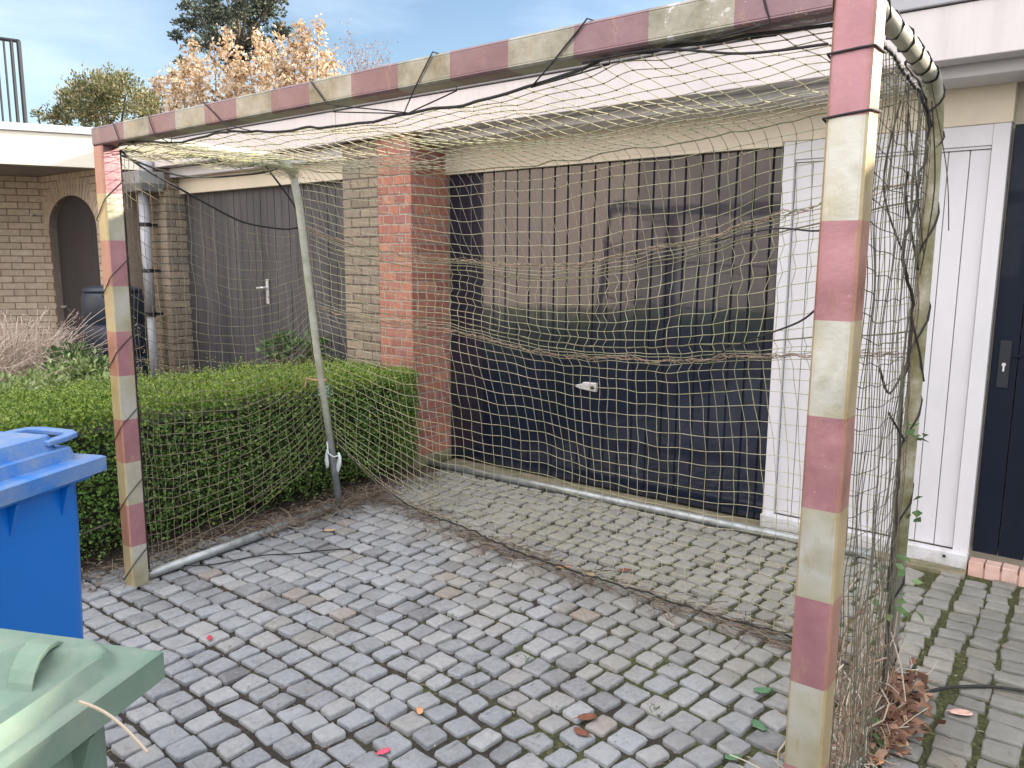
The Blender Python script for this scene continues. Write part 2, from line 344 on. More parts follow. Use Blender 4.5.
def slopeD(x):
    if x<.9: return 0
    if x<2.6: return -.20*(x-.9)/1.7
    return -.20
def D(x):
    if x<.9: return 0
    if x<2.6: return -.10*(x-.9)**2/1.7
    return -.17-.20*(x-2.6)
def stone(m, cx, cy, lx, ly, ang, h):
    """worn stone: rounded outline, soft shoulder, slightly domed, tilted"""
    c,s=math.cos(ang),math.sin(ang); base=[]
    tx,ty=random.gauss(0,.024),random.gauss(0,.024)
    hx,hy=lx/2,ly/2; J=lambda q: random.gauss(0,q)
    C4=[(hx+J(.0035),hy+J(.003)),(-hx+J(.0035),hy+J(.003)),(-hx+J(.0035),-hy+J(.003)),(hx+J(.0035),-hy+J(.003))]
    for k in range(4):
        p=Vector(C4[k]); q0=Vector(C4[k-1]); q1=Vector(C4[(k+1)%4]); rc=random.uniform(.007,.017)
        a_=p+(q0-p).normalized()*rc; b_=p+(q1-p).normalized()*rc
        for t in (0,.33,.67,1):
            v=a_*(1-t)**2+p*2*t*(1-t)+b_*t*t; base.append((v.x+J(.0006),v.y+J(.0006)))
        m_=(p+q1)/2+Vector((J(.0012),J(.0012))); base.append((m_.x,m_.y))
    N=len(base)
    rings=[]
    for k,(sc_,z) in enumerate(((1.0,-.03),(1.0,-.004),(.965,.0005),(.90,.0020),(.5,.0028))):
        ring=[]
        for (u,v) in base:
            uu,vv=u*sc_,v*sc_
            zz=h+z+(uu*tx+vv*ty)+(0 if k<2 else random.gauss(0,.0013))
            ring.append((cx+uu*c-vv*s, cy+uu*s+vv*c, zz))
        rings.append(ring)
    n0=len(m.v)
    for r in rings: m.v+=r
    for i in range(len(rings)-1):
        for k in range(N):
            a=n0+i*N+k; b=n0+i*N+(k+1)%N; m.f.append((a,b,b+N,a+N))
    e=n0+(len(rings)-1)*N; m.f.append(tuple(e+k for k in range(N)))
def paving():
    rs=random.Random(3); m=MB()
    q=-3.3
    while q<3.3:
        pitch=rs.uniform(.107,.121); x=-.29+rs.uniform(0,.07); ph=rs.uniform(0,6)
        while x<2.98:
            L=rs.choice((rs.uniform(.086,.106),rs.uniform(.096,.124)))
            cx=x+L/2; cy=q+D(cx)+.0025*math.sin(cx*5+ph)+rs.gauss(0,.0018)
            if -3.3<cy<2.58 and cx<3.0:
                gap=.0170+ .0045*max(0,min(1,(cx-.8)/1.6))
                stone(m,cx,cy,L-gap*rs.uniform(.75,1.15),pitch-gap*rs.uniform(.75,1.2),math.atan(slopeD(cx))+rs.gauss(0,.045), rs.gauss(0,.0030))
            x+=L
        q+=pitch
    x=3.06
    while x<6.4:
        W=rs.uniform(.118,.129); y=-3.2+rs.uniform(0,.08); ph=rs.uniform(0,6)
        while y<2.56:
            L=rs.uniform(.096,.118); cx=x+.010*math.sin(y*3+ph)+rs.gauss(0,.004)
            stone(m,cx,y+L/2,W-rs.uniform(.016,.030),L-rs.uniform(.017,.026),rs.gauss(0.03,.05),rs.gauss(0,.003))
            y+=L
        x+=W
    o=m.build('cobblestone_paving',M['cobble'],smooth=True); tag(o,kind='structure')
paving()
g=MB(); g.box(-.36,3.13,2.585,2.80,-.05,.012); tag(g.build('concrete_strip',M['concrete'],bevel=.006),kind='structure')

# ------------------------------------------------------------------ brick wall faces
def bricks(face_mb, mortar_mb, p0, p1, z0, z1, nrm, bl=.215, bh=.071, t=.035, off=.0, hole=None, gap=.010):
    """running bond between plan points p0,p1; brick faces 3 mm proud of the mortar plane; nrm = outward plan normal"""
    p0=Vector((*p0,0)); p1=Vector((*p1,0)); d=(p1-p0); L=d.length; d.normalize(); nn=Vector((*nrm,0)).normalized()
    def P(s_,o_,z_): q=p0+d*s_+nn*o_; return (q.x,q.y,z_)
    i=0; z=z0
    while z<z1-.005:
        zt=min(z+bh-gap,z1); s=-(bl/2 if i%2 else 0)+off-(bl if off>0 else 0)
        while s<L:
            a=max(s,0); b=min(s+bl-gap,L)
            if b-a>.02:
                if hole and hole(( a+b)/2,(z+zt)/2): pass
                else:
                    j=lambda: random.uniform(-.0014,.0014); o=.003+random.uniform(-.001,.0018)
                    n=len(face_mb.v); e=.003
                    pts=[P(a,-.01,z),P(b,-.01,z),P(b,-.01,zt),P(a,-.01,zt),
                         P(a+j(),o-e,z+j()),P(b+j(),o-e,z+j()),P(b+j(),o-e,zt+j()),P(a+j(),o-e,zt+j()),
                         P(a+e,o,z+e),P(b-e,o,z+e),P(b-e,o,zt-e),P(a+e,o,zt-e)]
                    face_mb.v+=pts
                    for r in (0,4):
                        for k in range(4):
                            k2=(k+1)%4; face_mb.f.append((n+r+k,n+r+k2,n+r+4+k2,n+r+4+k))
                    face_mb.f.append((n+8,n+9,n+10,n+11))
            s+=bl
        z+=bh; i+=1

# ------------------------------------------------------------------ right garage
ga=empty('garage',(1.0,2.8,0),'flat roofed white garage with red brick pillar and big navy board door','garage')
def gp(mb,name,mat,parent=ga,**k):
    o=mb.build(name,mat,**k); reparent(o,ga) if parent is ga else setattr(o,'parent',parent); return o
m=MB(); m.box(-.735,-.403,2.343,2.79,0,2.39); pm=gp(m,'pillar',M['redmortar'])
m=MB(); bricks(m,None,(-.735,2.343),(-.4,2.343),.09,2.39,(0,-1),bl=.112,bh=.068); bricks(m,None,(-.403,2.343),(-.403,2.735),.09,2.39,(1,0),bl=.195,bh=.068,off=.05)
o=gp(m,'brick_courses',M['redbrick'],parent=pm)
m=MB(); m.box(-.745,-.385,2.32,2.74,0,.085); o=gp(m,'pillar_foot',M['concrete'],parent=pm,bevel=.008)
# garage door: vertical boards with grooves
m=MB(); x=-.385
while x<2.06:
    w_=min(.1045,2.073-x); tz=random.uniform(-.0012,.0012)
    if w_>.02:
        y0=2.735+random.uniform(-.0012,.0012)
        c=[(x+.003,y0+.006),(x+.007,y0),(x+w_-.007,y0+tz),(x+w_-.003,y0+.006)]
        n0=len(m.v)
        for z in (.03,2.165):
            m.v+=[(a,b,z) for a,b in c]
        for k in range(3): m.f.append((n0+k,n0+k+1,n0+k+5,n0+k+4))
    x+=.1045
gd=gp(m,'garage_door',M['navy']); m=MB(); m.box(-.39,2.08,2.742,2.775,.02,2.17); gp(m,'door_backing',M['gap'],parent=gd)
# door handle: pale plate with pointed lever and round lock
m=MB(); hx,hz=.87,.705
P=[(hx-.105,hz-.012),(hx-.07,hz-.022),(hx+.055,hz-.032),(hx+.058,hz+.028),(hx-.045,hz+.026),(hx-.062,hz+.010),(hx-.105,hz+.002)]
m.rings([[(a,2.705,b) for a,b in P],[(a,2.732,b) for a,b in P]]); hd=gp(m,'door_handle',M['metalw'],parent=gd,bevel=.004)
m=MB(); m.rings([[(hx+.03+.013*math.cos(a*.524),yy,hz-.003+.013*math.sin(a*.524)) for a in range(12)] for yy in (2.698,2.706)]); gp(m,'lock',M['blackm'],parent=gd)
# lintels
m=MB(); m.box(-.40,3.13,2.70,2.80,2.172,2.42); gp(m,'lintel',M['cream'],bevel=.004)
m=MB(); m.box(-.40,12,2.45,2.698,2.345,2.42); gp(m,'upper_strip',M['white'],bevel=.004)
m=MB(); m.box(-.40,2.078,2.69,2.73,2.150,2.171); gp(m,'drip_moulding',M['cream'])
m=MB(); m.box(-1.13,12,2.30,2.42,2.395,2.62); gp(m,'fascia',M['fascia'],bevel=.004)
m=MB(); m.box(-1.13,12,2.285,2.45,2.625,2.69); gp(m,'roof_trim',M['trim'],bevel=.006)
m=MB(); m.box(-1.13,12,2.42,9,2.42,2.68); gp(m,'roof',M['roof'])
m=MB(); m.box(3.13,12,2.82,9,0,2.42); m.box(-.7,3.13,2.80,9,0,2.42); gp(m,'wall',M['cream'])
# white panelled bay between the doors
m=MB()
m.box(2.080,2.140,2.700,2.80,.0,2.171); m.box(3.055,3.125,2.700,2.80,.0,2.171)     # stiles
m.box(2.140,3.055,2.705,2.80,2.075,2.171)
o=gp(m,'panel_frame',M['white'],bevel=.003)
m=MB(); m.box(2.142,3.052,2.716,2.74,2.062,2.074); gp(m,'panel_moulding',M['white'],parent=o)
m=MB(); x=2.142
while x<3.05:
    w_=min(.0915,3.053-x); m.box(x+.0015,x+w_-.0015,2.728,2.76,.09,2.06); x+=.0915
gp(m,'panel_boards',M['white'],bevel=.003)
m=MB(); m.box(2.076,3.128,2.665,2.72,.008,.088); gp(m,'sill_board',M['white'],bevel=.008)
m=MB(); m.box(3.02,3.032,2.655,2.668,.055,.067); gp(m,'screw',M['blackm'])
# navy side door
m=MB(); x=3.135
while x<4.1:
    m.box(x+.002,x+.108,2.745,2.78,.09,2.165); x+=.11
sdoor=gp(m,'side_door',M['navy2'],bevel=.002)
m=MB(); m.box(3.165,3.215,2.738,2.744,.93,1.16); lp=gp(m,'lock_plate',M['blackm'],parent=sdoor,bevel=.003)
m=MB(); m.rings([[(3.19+.009*math.cos(a*.524),yy,1.045+.009*math.sin(a*.524)) for a in range(12)] for yy in (2.730,2.739)]); m.box(3.186,3.194,2.731,2.739,1.012,1.042)
gp(m,'key_cylinder',M['metalw'],parent=sdoor)
m=MB(); m.box(3.215,3.60,2.736,2.744,1.085,1.10); gp(m,'door_rail',M['navy2'],parent=sdoor)
m=MB(); m.box(4.11,4.2,2.70,2.80,0,2.171); m.box(4.2,12,2.72,2.80,0,2.34); gp(m,'white_wall',M['white'])
m=MB(); m.box(3.14,4.2,2.67,2.74,-.03,.035); gp(m,'door_step',M['pinkbrick'])
m=MB(); x=3.135
while x<4.2: m.box(x,x+.064,2.66,2.74,-.03,.062,jit=.001); x+=.071
gp(m,'step_bricks',M['pinkbrick'],bevel=.003)

# ------------------------------------------------------------------ left garage
gl=empty('garage',(-2.4,2.6,0),'grey brick garage with weathered dark board door behind the hedge','garage')
def lp_(mb,name,mat,parent=None,**k):
    o=mb.build(name,mat,**k)
    if parent: o.parent=parent
    else: reparent(o,gl)
    return o
m=MB(); m.box(-1.13,-.74,2.353,2.8,0,2.388); pr=lp_(m,'pier',M['greymortar'])
m=MB(); bricks(m,None,(-1.13,2.353),(-.74,2.353),0,2.385,(0,-1),bl=.195,bh=.071); lp_(m,'brick_courses',M['greybrick'],parent=pr)
m=MB(); m.box(-4.12,-3.70,2.353,2.8,0,2.388); pr=lp_(m,'pier',M['greymortar'])
m=MB(); bricks(m,None,(-4.12,2.353),(-3.70,2.353),0,2.385,(0,-1),bl=.21,bh=.071); bricks(m,None,(-3.70,2.353),(-3.70,2.56),0,2.385,(1,0),bl=.21,bh=.071,off=.1)
lp_(m,'brick_courses',M['greybrick'],parent=pr)
m=MB(); x=-3.70
while x<-1.14:
    m.box(x+.002,x+.098,2.560+random.uniform(-.002,.002),2.60,.02,2.17); x+=.1015
ld=lp_(m,'garage_door',M['greydoor'],bevel=.003)
m=MB(); m.box(-3.72,-1.12,2.585,2.64,0,2.2); lp_(m,'door_backing',M['gap'],parent=ld)
m=MB(); m.box(-2.435,-2.395,2.548,2.558,1.14,1.36); h=lp_(m,'handle_plate',M['metalw'],parent=ld,bevel=.004)
m=MB(); m.tube([(-2.415,2.55,1.285),(-2.415,2.50,1.285),(-2.43,2.495,1.285),(-2.49,2.495,1.28)],.010,8); lp_(m,'door_handle',M['metalw'],parent=ld)
m=MB(); m.box(-3.70,-1.132,2.50,2.60,2.155,2.30); lp_(m,'lintel',M['cream'],bevel=.004)
m=MB(); m.box(-3.70,-1.132,2.41,2.60,2.302,2.388); lp_(m,'upper_strip',M['white'],bevel=.004)
m=MB(); m.box(-3.84,-1.135,2.30,2.42,2.392,2.62); lp_(m,'fascia',M['fascia'],bevel=.004)
m=MB(); m.box(-3.84,-1.135,2.285,2.45,2.625,2.69); lp_(m,'roof_trim',M['trim'],bevel=.006)
m=MB(); m.box(-4.6,-1.135,2.42,9,2.395,2.68); lp_(m,'roof',M['roof'])
m=MB(); m.box(-4.6,-.75,2.81,9,0,2.39); lp_(m,'wall',M['greymortar'])

# ------------------------------------------------------------------ porch building on the left
pb=empty('house',(-5.5,2.1,0),'low beige brick house with arched dark door and sunlit white fascia','house')
def pp(mb,name,mat,parent=None,**k):
    o=mb.build(name,mat,**k)
    if parent: o.parent=parent
    else: reparent(o,pb)
    return o
A0=Vector((-3.86,2.31)); dA=Vector((-.60,-1.04)).normalized(); nA=Vector((-dA.y,dA.x))
if nA.x<0: nA=-nA
A1=A0+dA*7.5
def prism(m, pts, z0,z1):
    m.rings([[(p[0],p[1],z0) for p in pts],[(p[0],p[1],z1) for p in pts]])
m=MB(); prism(m,[A0,A1,A1-nA*.05,A0-nA*.05],2.37,2.665); pp(m,'fascia',M['cream2'],bevel=.004)
m=MB(); prism(m,[A0+nA*.02,A1+nA*.02,A1-nA*.06,A0-nA*.06],2.668,2.735); pp(m,'roof_trim',M['white'],bevel=.004)
W0=Vector((-5.6,2.03)); dW=Vector((-.20,-.26)).normalized(); W1=W0+dW*4
m=MB(); prism(m,[A0-nA*.052,A1-nA*.052,W1+Vector((-3,0)),(-9,2.4),(-5,2.5)],2.40,2.66); pp(m,'roof',M['soffit'])
ARX0,ARX1,ARS=-5.50,-4.42,1.84     # arched opening: springing height
def inarch(x,z,grow=0):
    c=(ARX0+ARX1)/2; r=(ARX1-ARX0)/2+grow
    if z<ARS: return ARX0-grow<x<ARX1+grow
    return ((x-c)/r)**2+((z-ARS)/(.33+grow))**2<1
# wall behind with the arch cut out: built as a strip of columns
m=MB(); n_=60; x0,x1=-5.62,-4.14
def cuttop(x):
    c=(ARX0+ARX1)/2; r=(ARX1-ARX0)/2
    return ARS+.33*math.sqrt(max(0,1-((x-c)/r)**2)) if abs(x-c)<r else 0
for k in range(n_):
    a=x0+(x1-x0)*k/n_; b=x0+(x1-x0)*(k+1)/n_
    za,zb=cuttop(a),cuttop(b)
    m.quad([(a,2.03,za),(b,2.03,zb),(b,2.03,2.4),(a,2.03,2.4)])
    m.quad([(a,2.03,za),(a,2.15,za),(b,2.15,zb),(b,2.03,zb)])
m.box(-4.45,-4.125,2.16,2.9,0,2.39); m.box(x0,ARX0,2.031,2.15,0,2.4); m.box(ARX1,x1,2.031,2.15,0,2.4)
wl=pp(m,'arch_wall',M['beigemortar'])
m=MB(); bricks(m,None,(x0,2.03),(ARX0,2.03),0,ARS,(0,-1)); bricks(m,None,(ARX1,2.03),(x1,2.03),0,ARS,(0,-1)); bricks(m,None,(x0,2.03),(x1,2.03),ARS,2.39,(0,-1),bl=.1,hole=lambda s,z: inarch(x0+s,z,.12))
for k in range(27):   # soldier course of the arch
    t=math.pi*(k+.5)/27; c=(ARX0+ARX1)/2; r=(ARX1-ARX0)/2
    ct,st=math.cos(t),math.sin(t)
    Mx=Matrix.Translation((c+r*ct,2.03,ARS+.33*st))@Matrix.Rotation(math.atan2(ct/r,st/.33),4,'Y')
    m.box(-.026,.026,-.005,.02,.0,.19,M=Mx,jit=.001)
pp(m,'brick_courses',M['beigebrick'],parent=wl)
m=MB(); m.box(ARX0-.02,ARX1+.02,2.12,2.16,0,2.25); ad=pp(m,'arched_door',M['archdoor'])
m=MB(); x=ARX0
while x<ARX1: m.box(x+.002,x+.094,2.108,2.124,.02,2.24); x+=.097
pp(m,'door_boards',M['archdoor'],parent=ad,bevel=.003)
m=MB(); m.tube([(ARX0+.07,2.11,1.02),(ARX0+.07,2.06,1.02),(ARX0+.16,2.055,1.02)],.010,8); pp(m,'door_handle',M['metalw'],parent=ad)
m=MB(); nW=Vector((-dW.y,dW.x)); nW = nW if nW.x>0 else -nW
prism(m,[W0-Vector((.0,0)),W1,W1-nW*.3,W0-nW*.3],0,2.4); ws=pp(m,'side_wall',M['beigemortar'])
m=MB(); bricks(m,None,tuple(W1),tuple(W0),0,2.39,tuple(nW)); pp(m,'brick_courses',M['beigebrick'],parent=ws)
# little wall hook and lamp dots
m=MB(); q=W0+dW*.12+nW*.01; m.tube([(q.x,q.y,1.99),(q.x+.05,q.y-.02,2.0),(q.x+.06,q.y-.02,1.97)],.012,6); pp(m,'wall_hook',M['metalw'])
m=MB(); q=W0+dW*.55+nW*.02; m.box(q.x-.01,q.x+.035,q.y-.05,q.y+.05,1.90,1.925); pp(m,'wall_lamp',M['metalw'],bevel=.004)
# balcony railing on the roof
m=MB(); rt=Vector((-6.79,2.39)); zb,zt=2.95,4.03
def run(d,n,ln):
    global m
    m.tube([(rt.x,rt.y,zt),(rt.x+d[0]*ln,rt.y+d[1]*ln,zt)],.022,6); m.tube([(rt.x,rt.y,zb+.05),(rt.x+d[0]*ln,rt.y+d[1]*ln,zb+.05)],.018,6)
    for k in range(n):
        q=rt+Vector(d)*(ln*(k+1)/n); m.tube([(q.x,q.y,zb),(q.x,q.y,zt)],.012 if k%6 else .02,6)
m.tube([(rt.x,rt.y,zb-.3),(rt.x,rt.y,zt)],.026,6); run((-.35,-.94),30,2.2); run((-.93,.36),30,2.2)
pp(m,'balcony_railing',M['blackm'])
m=MB(); m.box(-9.6,-6.74,0.2,6,2.66,2.93); pp(m,'upper_roof',M['roof'])

# drainpipe with hopper
dp=empty('drainpipe',(-3.88,2.2,0),'grey drainpipe with square hopper on the brick corner beside the barrel','drainpipe')
def dpp(mb,name,mat,**k): o=mb.build(name,mat,**k); reparent(o,dp); return o
m=MB(); m.rings([[(-3.99,2.12,2.16),(-3.68,2.12,2.16),(-3.68,2.33,2.16),(-3.99,2.33,2.16)],[(-4.04,2.08,2.23),(-3.64,2.08,2.23),(-3.64,2.33,2.23),(-4.04,2.33,2.23)],[(-4.04,2.08,2.34),(-3.64,2.08,2.34),(-3.64,2.33,2.34),(-4.04,2.33,2.34)]]); dpp(m,'hopper',M['lead'],bevel=.006)
m=MB(); m.tube([(-3.80,2.24,2.45),(-3.80,2.24,2.3)],.06,12); dpp(m,'outlet',M['pvc'],smooth=True)
m=MB(); m.tube([(-3.87,2.23,2.17),(-3.87,2.23,1.0)],.048,16); dpp(m,'upper_pipe',M['pvc'],smooth=True)
m=MB(); m.tube([(-3.87,2.23,1.0),(-3.87,2.23,.1)],.040,16); dpp(m,'lower_pipe',M['pvc'],smooth=True)
for z in (1.86,1.42,1.0):
    m=MB(); m.tube([(-3.87,2.23,z-.018),(-3.87,2.23,z+.018)],.054,16); m.box(-3.88,-3.86,2.26,2.35,z-.012,z+.012); dpp(m,'bracket',M['blackm'])

# water barrel
def barrel():
    e=empty('rain_barrel',(-3.6,1.72,0),'dark navy ribbed rain barrel standing in front of the arched door','barrel')
    prof=[(0,.30),(.02,.33),(.28,.345),(.29,.335),(.31,.335),(.32,.345),(.55,.35),(.56,.34),(.585,.34),(.595,.35),(.82,.345),(.83,.335),(.86,.335),(.87,.345),(1.07,.34),(1.10,.325),(1.12,.31)]
    m=MB(); m.rings([[(r*math.cos(a*math.pi/20),r*math.sin(a*math.pi/20),z) for a in range(40)] for z,r in prof])
    m.build('body',M['barrel'],e,smooth=True,bevel=0)
    m=MB(); pr_=[(1.115,.325),(1.135,.325),(1.15,.30),(1.165,.22),(1.17,.05)]; m.rings([[(r*math.cos(a*math.pi/20),r*math.sin(a*math.pi/20),z) for a in range(40)] for z,r in pr_])
    m.build('lid',M['barrel'],e,smooth=True)
    return e
bb=barrel(); bb.location=(-3.50,1.70,.08); bb.scale=(.74,.74,1.04)

# ------------------------------------------------------------------ bins
u=Vector((.42,-.908)); nB=Vector((.908,.42))
def ss(a,b,x):
    t=max(0,min(1,(x-a)/(b-a))); return t*t*(3-2*t)
def rr(a0,a1,b0,b1,r,z,n=5):
    out=[]
    for (ca,cb,s) in ((a1-r,b1-r,0),(a0+r,b1-r,1),(a0+r,b0+r,2),(a1-r,b0+r,3)):
        for k in range(n+1):
            t=(s+k/n)*math.pi/2; out.append((ca+r*math.cos(t),cb+r*math.sin(t),z))
    return out
def wheelie(corner, ztop, mat, matlid, label, cat, style, W=.74, DP=.58):
    """local frame: a along the front, b back from the front; placed with rotation so a->u, b->-n"""
    C=Vector(corner)
    e=empty('wheelie_bin',(C.x,C.y,0),label,cat,'wheeled refuse bins')
    e.matrix_world=Matrix(((u.x,-nB.x,0,C.x),(u.y,-nB.y,0,C.y),(0,0,1,0),(0,0,0,1)))
    H=ztop
    m=MB(); i0=.030
    m.rings([rr(i0+.03,W-i0-.13,.055,DP-.055,.05,.05),rr(i0+.025,W-i0-.12,.050,DP-.05,.05,.07),rr(i0,W-i0-.04,.035,DP-.035,.045,H-.16),rr(i0,W-i0-.04,.035,DP-.035,.045,H-.05),rr(.012,W-.012,.012,DP-.02,.03,H-.046),rr(.012,W-.012,.012,DP-.02,.03,H-.036)])
    body=m.build('body',mat,e,smooth=False,bevel=.004)
    # gussets under the collar on the front
    for a in (.10,.235,.37,.505):
        m=MB(); m.rings([[(a-.004,.036,H-.12),(a-.004,.036,H-.048),(a-.004,.012,H-.048)],[(a+.004,.036,H-.12),(a+.004,.036,H-.048),(a+.004,.012,H-.048)]])
        m.build('gusset',mat,body)
    # lid as a moulded sheet
    st=.006; na=int(W/st); nb=int(DP/st); m=MB()
    def hgt(a,b):
        e1=min(a,W-a); e2=min(b,DP-b)
        def rd(r,inset):
            x=inset+r-e1; y=inset+r-e2
            if x>0 and y>0: return r-math.hypot(x,y)
            return min(e1,e2)-inset
        z=H
        if style=='green':
            d=rd(.055,.018); z+=.017*ss(0,.012,d)+.003*ss(.02,.2,d)
            # grip pocket on each side of the front
            bm=min(b,DP-b); pk=ss(.050+.30*(bm-.06),.060+.30*(bm-.06),a)*ss(.30,.22,a)*ss(.034,.044,bm)*ss(.24,.21,bm)
            z-=.014*pk
        else:
            d=rd(.03,.035); z+=.028*ss(0,.008,d)
            d=rd(.03,.062); z+=.030*ss(0,.008,d); z+=.006*ss(.02,.2,d)
        z-=.004*ss(.006,0,min(e1,e2))
        return z
    for j in range(nb+1):
        for i in range(na+1):
            a=W*i/na; b=DP*j/nb; m.v.append((a,b,hgt(a,b)))
    for j in range(nb):
        for i in range(na):
            k=j*(na+1)+i; m.f.append((k,k+1,k+na+2,k+na+1))
    # skirt
    rim=[j*(na+1) for j in range(nb+1)]
    loop=[(0+i) for i in range(na+1)]+[j*(na+1)+na for j in range(1,nb+1)]+[nb*(na+1)+i for i in range(na-1,-1,-1)]+[j*(na+1) for j in range(nb-1,0,-1)]
    n0=len(m.v)
    for k in loop:
        a,b,_=m.v[k]; m.v.append((a,b,H-.036))
    L_=len(loop)
    for k in range(L_): m.f.append((loop[k],n0+k,n0+(k+1)%L_,loop[(k+1)%L_]))
    lid=m.build('lid',matlid,e,smooth=True)
    md=lid.modifiers.new('es','EDGE_SPLIT'); md.split_angle=R_(50)
    # grips
    for s in (0,1):
        m=MB()
        if style=='green':
            f=(lambda b: b) if s==0 else (lambda b: DP-b)
            prof=[(.040,.110,.017),(.052,.107,.024),(.068,.102,.028),(.088,.095,.026),(.104,.088,.018),(.113,.083,.009),(.118,.080,-.002)]
            m.rings([[(a,f(b-.015),H+z),(a,f(b+.015),H+z),(a,f(b+.015),H+z-.006),(a,f(b-.015),H+z-.006)] for a,b,z in prof])
        else:
            q=lambda a,b,z:(a,b if s==0 else DP-b,H+z)
            path=[(.10,.068,.050),(.050,.066,.051),(.018,.072,.052),(.002,.095,.052),(-.008,.180,.052),(.0,.206,.052),(.03,.218,.051),(.10,.222,.050)]
            fr=[]
            for k,(a,b,z) in enumerate(path):
                pa=path[max(k-1,0)]; pn=path[min(k+1,len(path)-1)]
                d=Vector((pn[0]-pa[0],pn[1]-pa[1],0)).normalized(); nn=Vector((-d.y,d.x,0))*.013
                fr.append([q(a+nn.x,b+nn.y,z),q(a-nn.x,b-nn.y,z),q(a-nn.x,b-nn.y,z-.012),q(a+nn.x,b+nn.y,z-.012)])
            m.rings(fr)
        m.build('lid_grip',matlid,lid,smooth=False,bevel=.003)
    # hinge handle, axle, wheels at the back
    m=MB(); m.tube([(W-.02,.10,H-.08),(W+.06,.10,H-.03),(W+.06,DP-.10,H-.03),(W-.02,DP-.10,H-.08)],.016,8); m.build('push_handle',mat,e,smooth=True)
    for b in (.0,DP-.05):
        m=MB(); m.rings([[(W-.12+r*math.cos(t*math.pi/12),b+dx,.10+r*math.sin(t*math.pi/12)) for t in range(24)] for dx,r in ((0,.085),(.008,.1),(.042,.1),(.05,.085))]); m.build('wheel',M['blackm'],e,smooth=False)
    m=MB(); m.tube([(W-.12,.0,.10),(W-.12,DP,.10)],.011,8); m.build('axle',M['galv'],e)
    return e
wheelie((1.77,-.84),1.072,M['blue'],M['bluelid'],'bright blue wheeled bin with dusty lid in front of the hedge','wheeled bin','blue')
wheelie((2.74,-1.23),1.072,M['green'],M['green'],'faded pale green wheeled bin nearest the camera, below the blue one','wheeled bin','green')
# straw stalk on the green lid
m=MB(); pts=[]
for k in range(9):
    t=k/8; p=Vector((2.795,-1.345,1.078)).lerp(Vector((2.885,-1.325,1.050)),t); pts.append((p.x,p.y,p.z+.010*math.sin(t*3.1)+.003))
m.tube(pts,.0016,5); tag(m.build('straw_stalk',M['straw']),'bent pale straw stalk lying on the edge of the green bin lid','straw')

# ------------------------------------------------------------------ the goal
G=empty('handball_goal',(1.58,.5,0),'old handball goal with faded red and white striped frame and sagging net','goal')
def gg(mb,name,mat,parent=None,**k):
    o=mb.build(name,mat,**k)
    if parent: o.parent=parent
    else: reparent(o,G)
    return o
def profile(m, pts_fn, a, b):
    """hollow-look square profile with shallow corner grooves swept from a to b"""
    w_=.08; g_=.0010; r=.006
    sec=[]
    S=[(0,0),(1,0),(1,1),(0,1)]
    for k in range(4):
        x0_,y0_=S[k]; x1_,y1_=S[(k+1)%4]; dx,dy=x1_-x0_,y1_-y0_; nx,ny=-dy,dx   # inward normal
        for t,i in ((r/w_,0),(.10,0),(.115,g_),(.13,0),(.87,0),(.885,g_),(.90,0),(1-r/w_,0)):
            sec.append(((x0_+dx*t)*w_+nx*i,(y0_+dy*t)*w_+ny*i))
    m.rings([[pts_fn(s,c) for s in sec] for c in (a,b)])
m=MB(); profile(m,lambda s,c:(s[0],s[1],c),0,2.0); 
for f in (lambda:None,): pass
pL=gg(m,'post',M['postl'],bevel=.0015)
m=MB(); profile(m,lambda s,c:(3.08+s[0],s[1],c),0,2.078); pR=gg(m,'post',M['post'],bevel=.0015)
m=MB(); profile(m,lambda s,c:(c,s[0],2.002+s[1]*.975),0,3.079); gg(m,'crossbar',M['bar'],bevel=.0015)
def arc(c,r,a0,a1,n,ax): 
    return [(c[0],c[1]+r*math.cos(R_(a0+(a1-a0)*k/n)),c[2]+r*math.sin(R_(a0+(a1-a0)*k/n))) for k in range(n+1)]
Lt=[(.03,.08,2.045),(.02,.5,2.055),(.0,.86,2.06)]+arc((0,.90,1.90),.16,85,8,7,0)+[(-.01,1.09,1.80),(-.04,1.20,1.0),(-.10,1.385,0)]
m=MB(); m.tube(Lt,.021,16); tL=gg(m,'rear_tube',M['ltube'],smooth=True)
Rt=[(3.115,.08,2.045),(3.11,.5,2.05),(3.10,.84,2.045)]+arc((3.10,.87,1.90),.15,85,6,7,0)+[(3.10,1.045,1.75),(3.095,1.08,1.0),(3.07,1.20,0)]
m=MB(); m.tube(Rt,.0225,16); tR=gg(m,'rear_tube',M['algae'],smooth=True)
m=MB(); m.tube([(.045,.085,.03),(.0,.6,.03),(-.09,1.36,.03)],.024,14); gg(m,'ground_tube',M['galv'],smooth=True)
m=MB(); m.tube([(3.12,.085,.026),(3.07,1.18,.026)],.022,14); gg(m,'ground_tube',M['galv'],smooth=True)

